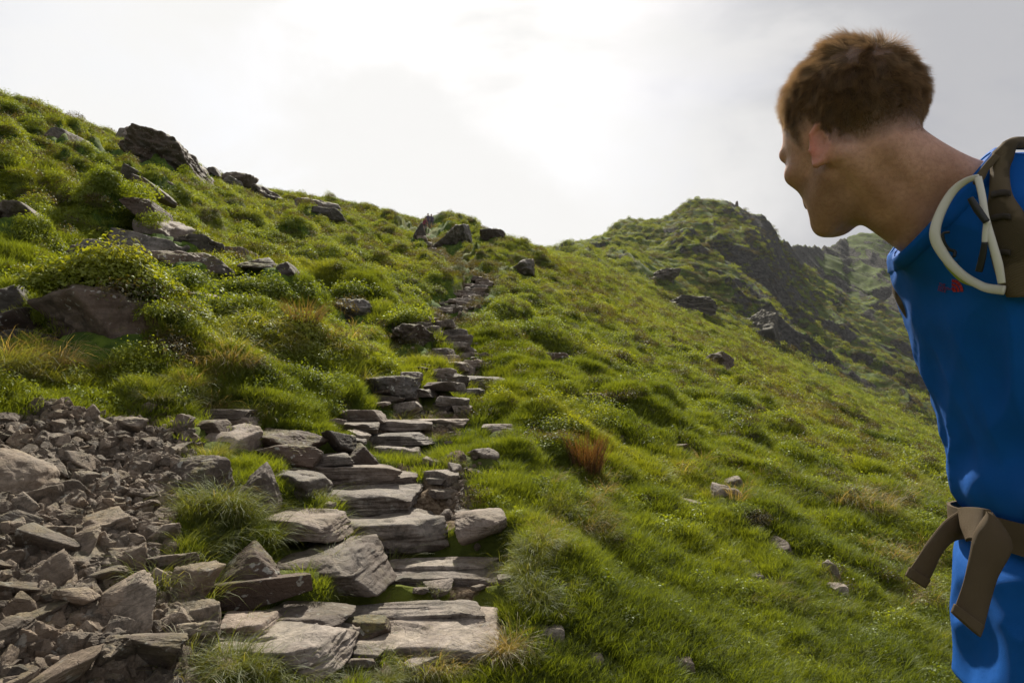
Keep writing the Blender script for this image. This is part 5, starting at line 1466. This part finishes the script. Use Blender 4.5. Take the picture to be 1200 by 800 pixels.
pk(mesh_obj('pack_body', V, Q, M_PAD, None, True))
# near strap: goes over his left shoulder and down the chest, at the right edge of the picture
L_ = hit(shirt, [1176, 1162, 1160, 1160, 1158, 1160, 1166, 1180], [172, 188, 205, 222, 250, 285, 318, 348], .012)
R_ = hit(shirt, [1202, 1186, 1183, 1187, 1200, 1216, 1230, 1245], [168, 190, 205, 228, 250, 285, 318, 345], .012)
up_l = project(shirt, [[.735, TC - .075, .33], [.77, TC - .075, .31]], .012)[0]; up_r = project(shirt, [[.735, TC - .125, .33], [.775, TC - .125, .30]], .012)[0]
pk(sheet('shoulder_strap', np.concatenate([up_l[::-1], L_]), np.concatenate([up_r[::-1], R_]), .014, M_PAD, None, 60, 11, .003))
# dark stitched edges and cross bands
lab_ = NT('dark trim'); M_TRIM = lab_.surf(lab_.bsdf((.030, .022, .015), .85))
for ya in (222, 250, 292):
    g1_ = hit(shirt, [1161, 1168, 1176, 1184], [ya + 3, ya + 1, ya, ya + 1], .0215); g2_ = hit(shirt, [1161, 1168, 1176, 1184], [ya + 10, ya + 8, ya + 7, ya + 8], .0215)
    pk(sheet('strap_loop', g1_, g2_, .003, M_TRIM, None, 16, 4))
s1 = hit(shirt, [1168, 1156, 1149, 1143], [183, 196, 207, 216], .022)
pk(tube('keeper_cord', s1, [.004, .0035, .0045, .003], M_PAD, None, 20, (1.2, .6)))
fl = project(shirt, [[.72, TC + .085, .32], [.66, TC + .095, .25], [.63, TC + .095, .19], [.635, TC + .085, .13]], .001)[0]
fl = fl + np.array([.012, 0, 0])
pk(sheet('shoulder_strap', fl + np.array([0, .018, 0]), fl - np.array([0, .012, 0]), .005, M_PAD, None, 40, 7, .002))
# belt
ph = np.linspace(-np.pi, np.pi, 121)
def ring(z, off):
    cx_ = np.interp(z, tz, tcx); out_ = []
    ts = np.linspace(.04, .30, 200)
    for a in ph:
        d_ = np.array([math.cos(a), math.sin(a), 0]); pts_ = np.array([cx_, TC, z]) + ts[:, None] * d_
        f_ = shirt(pts_); i_ = max(0, int((f_ < 0).sum()) - 1); out_.append(np.array([cx_, TC, z]) + d_ * (ts[i_] + off))
    o_ = np.array(out_); k_ = np.hanning(9); k_ /= k_.sum()
    for c_ in range(2):
        e_ = np.concatenate([o_[-5:-1, c_], o_[:, c_], o_[1:5, c_]]); o_[:, c_] = np.convolve(e_, k_, 'valid')
    return o_
zt_, zb_ = -.157, -.198
rt2, rb2 = ring(zt_, .006), ring(zb_, .006); mid_ = np.maximum(np.hypot(*(rt2 - [.748, TC, 0])[:, :2].T), np.hypot(*(rb2 - [.748, TC, 0])[:, :2].T))
V_ = []; 
for z_, o_ in ((zt_, 0), (zt_, .005), (zb_, .005), (zb_, 0)):
    V_.append(np.stack([.748 + (mid_ + o_) * np.cos(ph), TC + (mid_ + o_) * np.sin(ph), np.full(121, z_)], -1))
V_ = np.array(V_).reshape(-1, 3); F__ = [(k * 121 + i, k * 121 + i + 1, ((k + 1) % 4) * 121 + i + 1, ((k + 1) % 4) * 121 + i) for k in range(4) for i in range(120)]
pk(mesh_obj('hip_belt', V_, F__, M_WEB))
def PP(l): return [P(a, b, c) for a, b, c in l]
pk(sheet('belt_wrap', PP([(1124, 596, .885), (1127, 615, .875), (1138, 633, .865)]), PP([(1160, 597, .82), (1156, 615, .815), (1147, 633, .81)]), .010, M_WEB, None, 20, 7, .004))
e1 = pk(sheet('strap_end', PP([(1128, 596, .885), (1108, 609, .875), (1088, 633, .868), (1074, 655, .866), (1062, 672, .868)]), PP([(1137, 630, .885), (1118, 634, .875), (1104, 648, .868), (1095, 667, .866), (1085, 687, .868)]), .0035, M_WEB, None, 40, 7, .004))
pk(sheet('strap_end_fold', PP([(1066, 664, .862), (1061, 674, .862)]), PP([(1090, 679, .862), (1084, 689, .862)]), .009, M_WEB, None, 6, 7))
e2 = pk(sheet('strap_end', PP([(1157, 600, .800), (1142, 622, .795), (1136, 650, .79), (1129, 682, .788), (1118, 714, .79)]), PP([(1163, 600, .795), (1180, 622, .785), (1186, 644, .78), (1168, 680, .785), (1152, 738, .79)]), .0035, M_WEB, None, 40, 9, .006))
pk(sheet('strap_end_fold', PP([(1119, 707, .784), (1115, 717, .784)]), PP([(1153, 733, .784), (1148, 746, .784)]), .010, M_WEB, None, 6, 7))

# --- sunglasses hung from the strap
glasses = empty('sunglasses', hit(shirt, 1143, 208, .03)[0]); tag(glasses, 'white framed sports sunglasses hanging from the backpack strap', 'sunglasses')
def gk(o): o.parent = glasses; o.matrix_parent_inverse = Matrix.Translation(-Vector(glasses.location)); return o
mw = NT('white plastic'); mw = mw.surf(mw.bsdf((.62, .59, .52), .35, None, **{'Coat Weight': .3}))
mk = NT('black rubber'); mk = mk.surf(mk.bsdf((.010, .010, .011), .5))
my = NT('tinted lens rim'); my = my.surf(my.bsdf((.28, .34, .03), .3))
def GP(l, off=.024):
    h = hit(lambda p: np.minimum(shirt(p), neck(p)), [a for a, b in l], [b for a, b in l], off); u, w = ray([a for a, b in l], [b for a, b in l])
    y = h[:, 1]; y = np.polyval(np.polyfit(np.arange(len(y)), y, min(2, len(y) - 1)), np.arange(len(y))); return np.stack([u * y, y, w * y], -1)
px2m = .83 / FPX
gk(tube('frame', GP([(1147, 207), (1132, 212), (1117, 224), (1104, 245), (1096, 268), (1098, 284), (1110, 304), (1128, 322), (1148, 334), (1160, 338), (1177, 340)]), np.array([3, 4, 5, 5.5, 6, 6.5, 5.5, 5, 5, 5.5, 5.5]) * px2m, mw, None, 60, (1, .45)))
gk(tube('temple_arm', GP([(1146, 208), (1151, 230), (1155, 255), (1163, 285), (1170, 310), (1174, 332)], .034), np.array([4.0, 3.8, 3.8, 4.4, 4.6, 3.8]) * px2m, mw, None, 40, (1, .6)))
gk(tube('ear_grip', GP([(1137, 232), (1145, 245), (1156, 260)], .042), np.array([3.2, 4.2, 3.6]) * px2m, mk, None, 16))
gk(tube('ear_grip', GP([(1154, 284), (1151, 302), (1147, 318)], .040), np.array([3, 3.8, 3.8]) * px2m, mk, None, 16))
gk(tube('temple_arm', GP([(1157, 260), (1155, 272), (1154, 284)], .038), np.array([3.8, 3.4, 3.0]) * px2m, mw, None, 16))
gk(tube('nose_pad', GP([(1113, 272), (1105, 274), (1107, 285), (1112, 292), (1119, 295), (1118, 301)], .026), np.array([1.6, 1.8, 2, 2, 2.2, 1.8]) * px2m, mk, None, 24))
gk(tube('lens', GP([(1100, 296), (1112, 312), (1128, 328), (1146, 336)], .022), np.array([1.2, 3.4, 3.4, 1.0]) * px2m, my, None, 24, (1, .4)))
try:
    tc_ = bpy.data.curves.new('frame_lettering', 'FONT'); tc_.body = 'TWIST'; tc_.size = 10
    to_ = bpy.data.objects.new('tmp_text', tc_); COL.objects.link(to_); dg = bpy.context.evaluated_depsgraph_get(); me_t = bpy.data.meshes.new_from_object(to_.evaluated_get(dg))
    tv = np.array([v.co[:] for v in me_t.vertices]); tf = [tuple(p.vertices) for p in me_t.polygons]; bpy.data.objects.remove(to_)
    pxx, pyy = put_text(tv, 1116.5, 313.5, .42, -41)
    yy_ = float(GP([(1104, 245), (1098, 284), (1110, 304), (1128, 322), (1160, 338)])[2][1]) - .0038
    gk(mesh_obj('frame_lettering', [P(a, b, yy_) for a, b in zip(pxx, pyy)], tf, mk))
except Exception as e_:
    print('text', e_)
print('person', round(_time.time() - _t0, 1))

# --- hikers far up on the ridge
def hiker(px, py, hpx, label, shirt_c, trouser_c, lean=0., turn=0.):
    p0 = at(px, py); y = p0[1]; h = hpx / FPX * y; s = h / 1.75
    def f(p):
        q = (p - p0) / s
        d = cap(q, (0, 0, 1.02), (lean, 0, 1.42), .13, .15)
        d = smin(d, cap(q, (lean * 1.1, -.05, 1.45), (lean * 1.2, -.08, 1.62), .06, .05), .03); d = smin(d, ell(q, (lean * 1.25, -.09, 1.67), (.085, .1, .12)), .02)
        for k in (1, -1):
            d = smin(d, chain(q, [(.10 * k, 0, .95), (.12 * k, -.08 * k, .5), (.12 * k, .06 * k, .04)], [.10, .07, .05]), .04)
            d = smin(d, chain(q, [(.19 * k + lean, 0, 1.42), (.27 * k + lean, -.04, 1.12), (.24 * k + lean, -.16, .90)], [.06, .045, .04]), .03)
            d = smin(d, cap(q, (.12 * k, .06 * k, .04), (.12 * k, -.1 + .06 * k, .03), .05, .04), .02)
        return d * s
    g_ = lambda a, b: np.arange(a, b, .035) * s
    V, Q = mesh_sdf(f, p0[0] + g_(-.5, .7), p0[1] + g_(-.45, .45), p0[2] + g_(-.08, 1.9))
    m = NT('hiker skin'); o = mesh_obj('person', V, Q, m.surf(m.bsdf((.35, .2, .14), .6)), smooth=True); tag(o, label, 'person')
    z = (V[:, 2] - p0[2]) / s; fz = z[Q].mean(1)
    for nm, lo_, hi_, c_ in (('jacket', .92, 1.52, shirt_c), ('trousers', .10, .93, trouser_c)):
        sel = (fz > lo_) & (fz < hi_) ; idx_ = np.unique(Q[sel]); mp_ = -np.ones(len(V), int); mp_[idx_] = np.arange(len(idx_))
        cen = p0 + np.array([lean * s * .5, 0, 0]); vv = V[idx_]; ax_ = vv - cen; ax_[:, 2] = 0; vv = vv + ax_ / np.maximum(np.linalg.norm(ax_, axis=1, keepdims=True), 1e-6) * .02 * s
        mm = NT('hiker ' + nm); mesh_obj(nm, vv, mp_[Q[sel]], mm.surf(mm.bsdf(c_, .8)), o, True)
    mm = NT('cap'); v, f2 = ico(3); c_ = p0 + np.array([lean * 1.25, -.07, 1.72]) * s; mesh_obj('hair', v * np.array([.095, .11, .09]) * s + c_, f2, mm.surf(mm.bsdf((.05, .03, .02), .9)), o, True)
hiker(497, 272, 17, 'distant hiker in a dark red jacket climbing just below the ridge', (.16, .03, .05), (.05, .04, .05), .12)
hiker(501.5, 268, 18, 'distant hiker in a purple grey jacket, leftmost of the two on the skyline', (.10, .075, .12), (.06, .055, .08))
hiker(506, 268, 17, 'distant hiker in a dark top, rightmost of the two on the skyline', (.06, .05, .09), (.05, .05, .06), -.05)
# ------------------------------------------------------------------ camera, sky, sun
cam_d = bpy.data.cameras.new('camera'); cam = bpy.data.objects.new('camera', cam_d); COL.objects.link(cam)
cam.location = (0, 0, 0); cam.rotation_euler = (R(90) + PITCH, 0, 0)
cam_d.sensor_width = 36; cam_d.lens = 24.0; cam_d.clip_start = .05; cam_d.clip_end = 4000
scene.camera = cam

SUN_AZ, SUN_EL = R(-2), R(44)        # azimuth measured from +Y towards +X
sd = np.array([math.sin(SUN_AZ) * math.cos(SUN_EL), math.cos(SUN_AZ) * math.cos(SUN_EL), math.sin(SUN_EL)])
sun_d = bpy.data.lights.new('sun', 'SUN'); sun = bpy.data.objects.new('sun', sun_d); COL.objects.link(sun)
sun_d.energy = 5.0; sun_d.angle = R(2.0); sun_d.color = (1.0, .93, .80)
sun.rotation_euler = Vector(-sd).to_track_quat('-Z', 'Y').to_euler()

world = bpy.data.worlds.new('World'); scene.world = world; world.use_nodes = True
wt = world.node_tree; wt.nodes.clear()
W = NT.__new__(NT); W.t = wt
wout = wt.nodes.new('ShaderNodeOutputWorld'); bg = wt.nodes.new('ShaderNodeBackground')
wt.links.new(bg.outputs[0], wout.inputs[0]); bg.inputs[1].default_value = .10
sky = wt.nodes.new('ShaderNodeTexSky'); sky.sky_type = 'NISHITA'; sky.sun_disc = False
sky.sun_elevation = SUN_EL; sky.sun_rotation = SUN_AZ; sky.air_density = 1.0; sky.dust_density = 2.0
dirv = W.n('ShaderNodeTexCoord').outputs['Generated']
mp = W.n('ShaderNodeMapping', {'Vector': dirv, 'Scale': (1, 1, 2.2)}).outputs[0]
c1 = W.noise(mp, 1.7, 7, .55, .5); c2 = W.noise(mp, 4.5, 8, .6, .3)
def dirdot(px, py):
    u, w_ = ray(px, py); v = np.array([float(u), 1, float(w_)]); v /= np.linalg.norm(v)
    d = W.n('ShaderNodeVectorMath', {0: dirv, 1: tuple(v)}, operation='DOT_PRODUCT'); return d.outputs['Value']
g1 = W.ramp(W.math('ADD', dirdot(400, 170), W.math('MULTIPLY', W.math('SUBTRACT', c1, .5), .26)), .77, .955)          # thin bright cloud in front of the sun
g2 = W.ramp(dirdot(760, 110), .93, 1.0)
base = W.mix(W.ramp(c1, .38, .60), (1.35, 1.38, 1.55), (3.2, 3.2, 3.35))
base = W.mix(W.ramp(W.n('ShaderNodeSeparateXYZ', {0: dirv}).outputs['Y'], .1, -.5), base, (3.4, 3.4, 3.5))
c = W.mix(g1, base, (5.9, 5.85, 5.75))
c = W.mix(W.math('MULTIPLY', W.ramp(c2, .45, .62), .35), c, W.mix(g2, c, (5.7, 5.6, 5.5)))
f_clear = W.math('MULTIPLY', W.ramp(W.math('ADD', c1, W.math('MULTIPLY', g1, .0)), .60, .40), .22)
skyb = W.n('ShaderNodeVectorMath', {0: sky.outputs[0], 'Scale': 1.0}, operation='SCALE').outputs[0]
c = W.mix(f_clear, c, skyb)
wt.links.new(c, bg.inputs[0])

scene.view_settings.view_transform = 'Standard'; scene.view_settings.look = 'None'
scene.view_settings.gamma = 1; scene.view_settings.exposure = 0.68; scene.view_settings.use_curve_mapping = False
scene.cycles.max_bounces = 6; scene.cycles.diffuse_bounces = 3; scene.cycles.glossy_bounces = 2
scene.cycles.transmission_bounces = 6; scene.cycles.transparent_max_bounces = 8
scene.cycles.use_denoising = True
# --- the air between here and the peak
_hb = 530.0; hz0, hz1 = float(terr_v[:, 2].min()) - 1.0, float(terr_v[:, 2].max()) + 4.0
hv_ = [(x, y, z) for x in (-_hb, _hb) for y in (-_hb, _hb) for z in (hz0, hz1)]
haze = mesh_obj('haze', hv_, [(0, 1, 3, 2), (4, 6, 7, 5), (0, 4, 5, 1), (2, 3, 7, 6), (0, 2, 6, 4), (1, 5, 7, 3)])
hm = bpy.data.materials.new('haze'); hm.use_nodes = True; ht = hm.node_tree; ht.nodes.clear()
ho = ht.nodes.new('ShaderNodeOutputMaterial'); hp = ht.nodes.new('ShaderNodeVolumePrincipled'); ht.links.new(hp.outputs[0], ho.inputs['Volume'])
hp.inputs['Density'].default_value = .00010; hp.inputs['Color'].default_value = (.9, .93, 1.0, 1); hp.inputs['Anisotropy'].default_value = .1
haze.data.materials.append(hm); tag(haze, kind='stuff')
scene.cycles.volume_bounces = 0
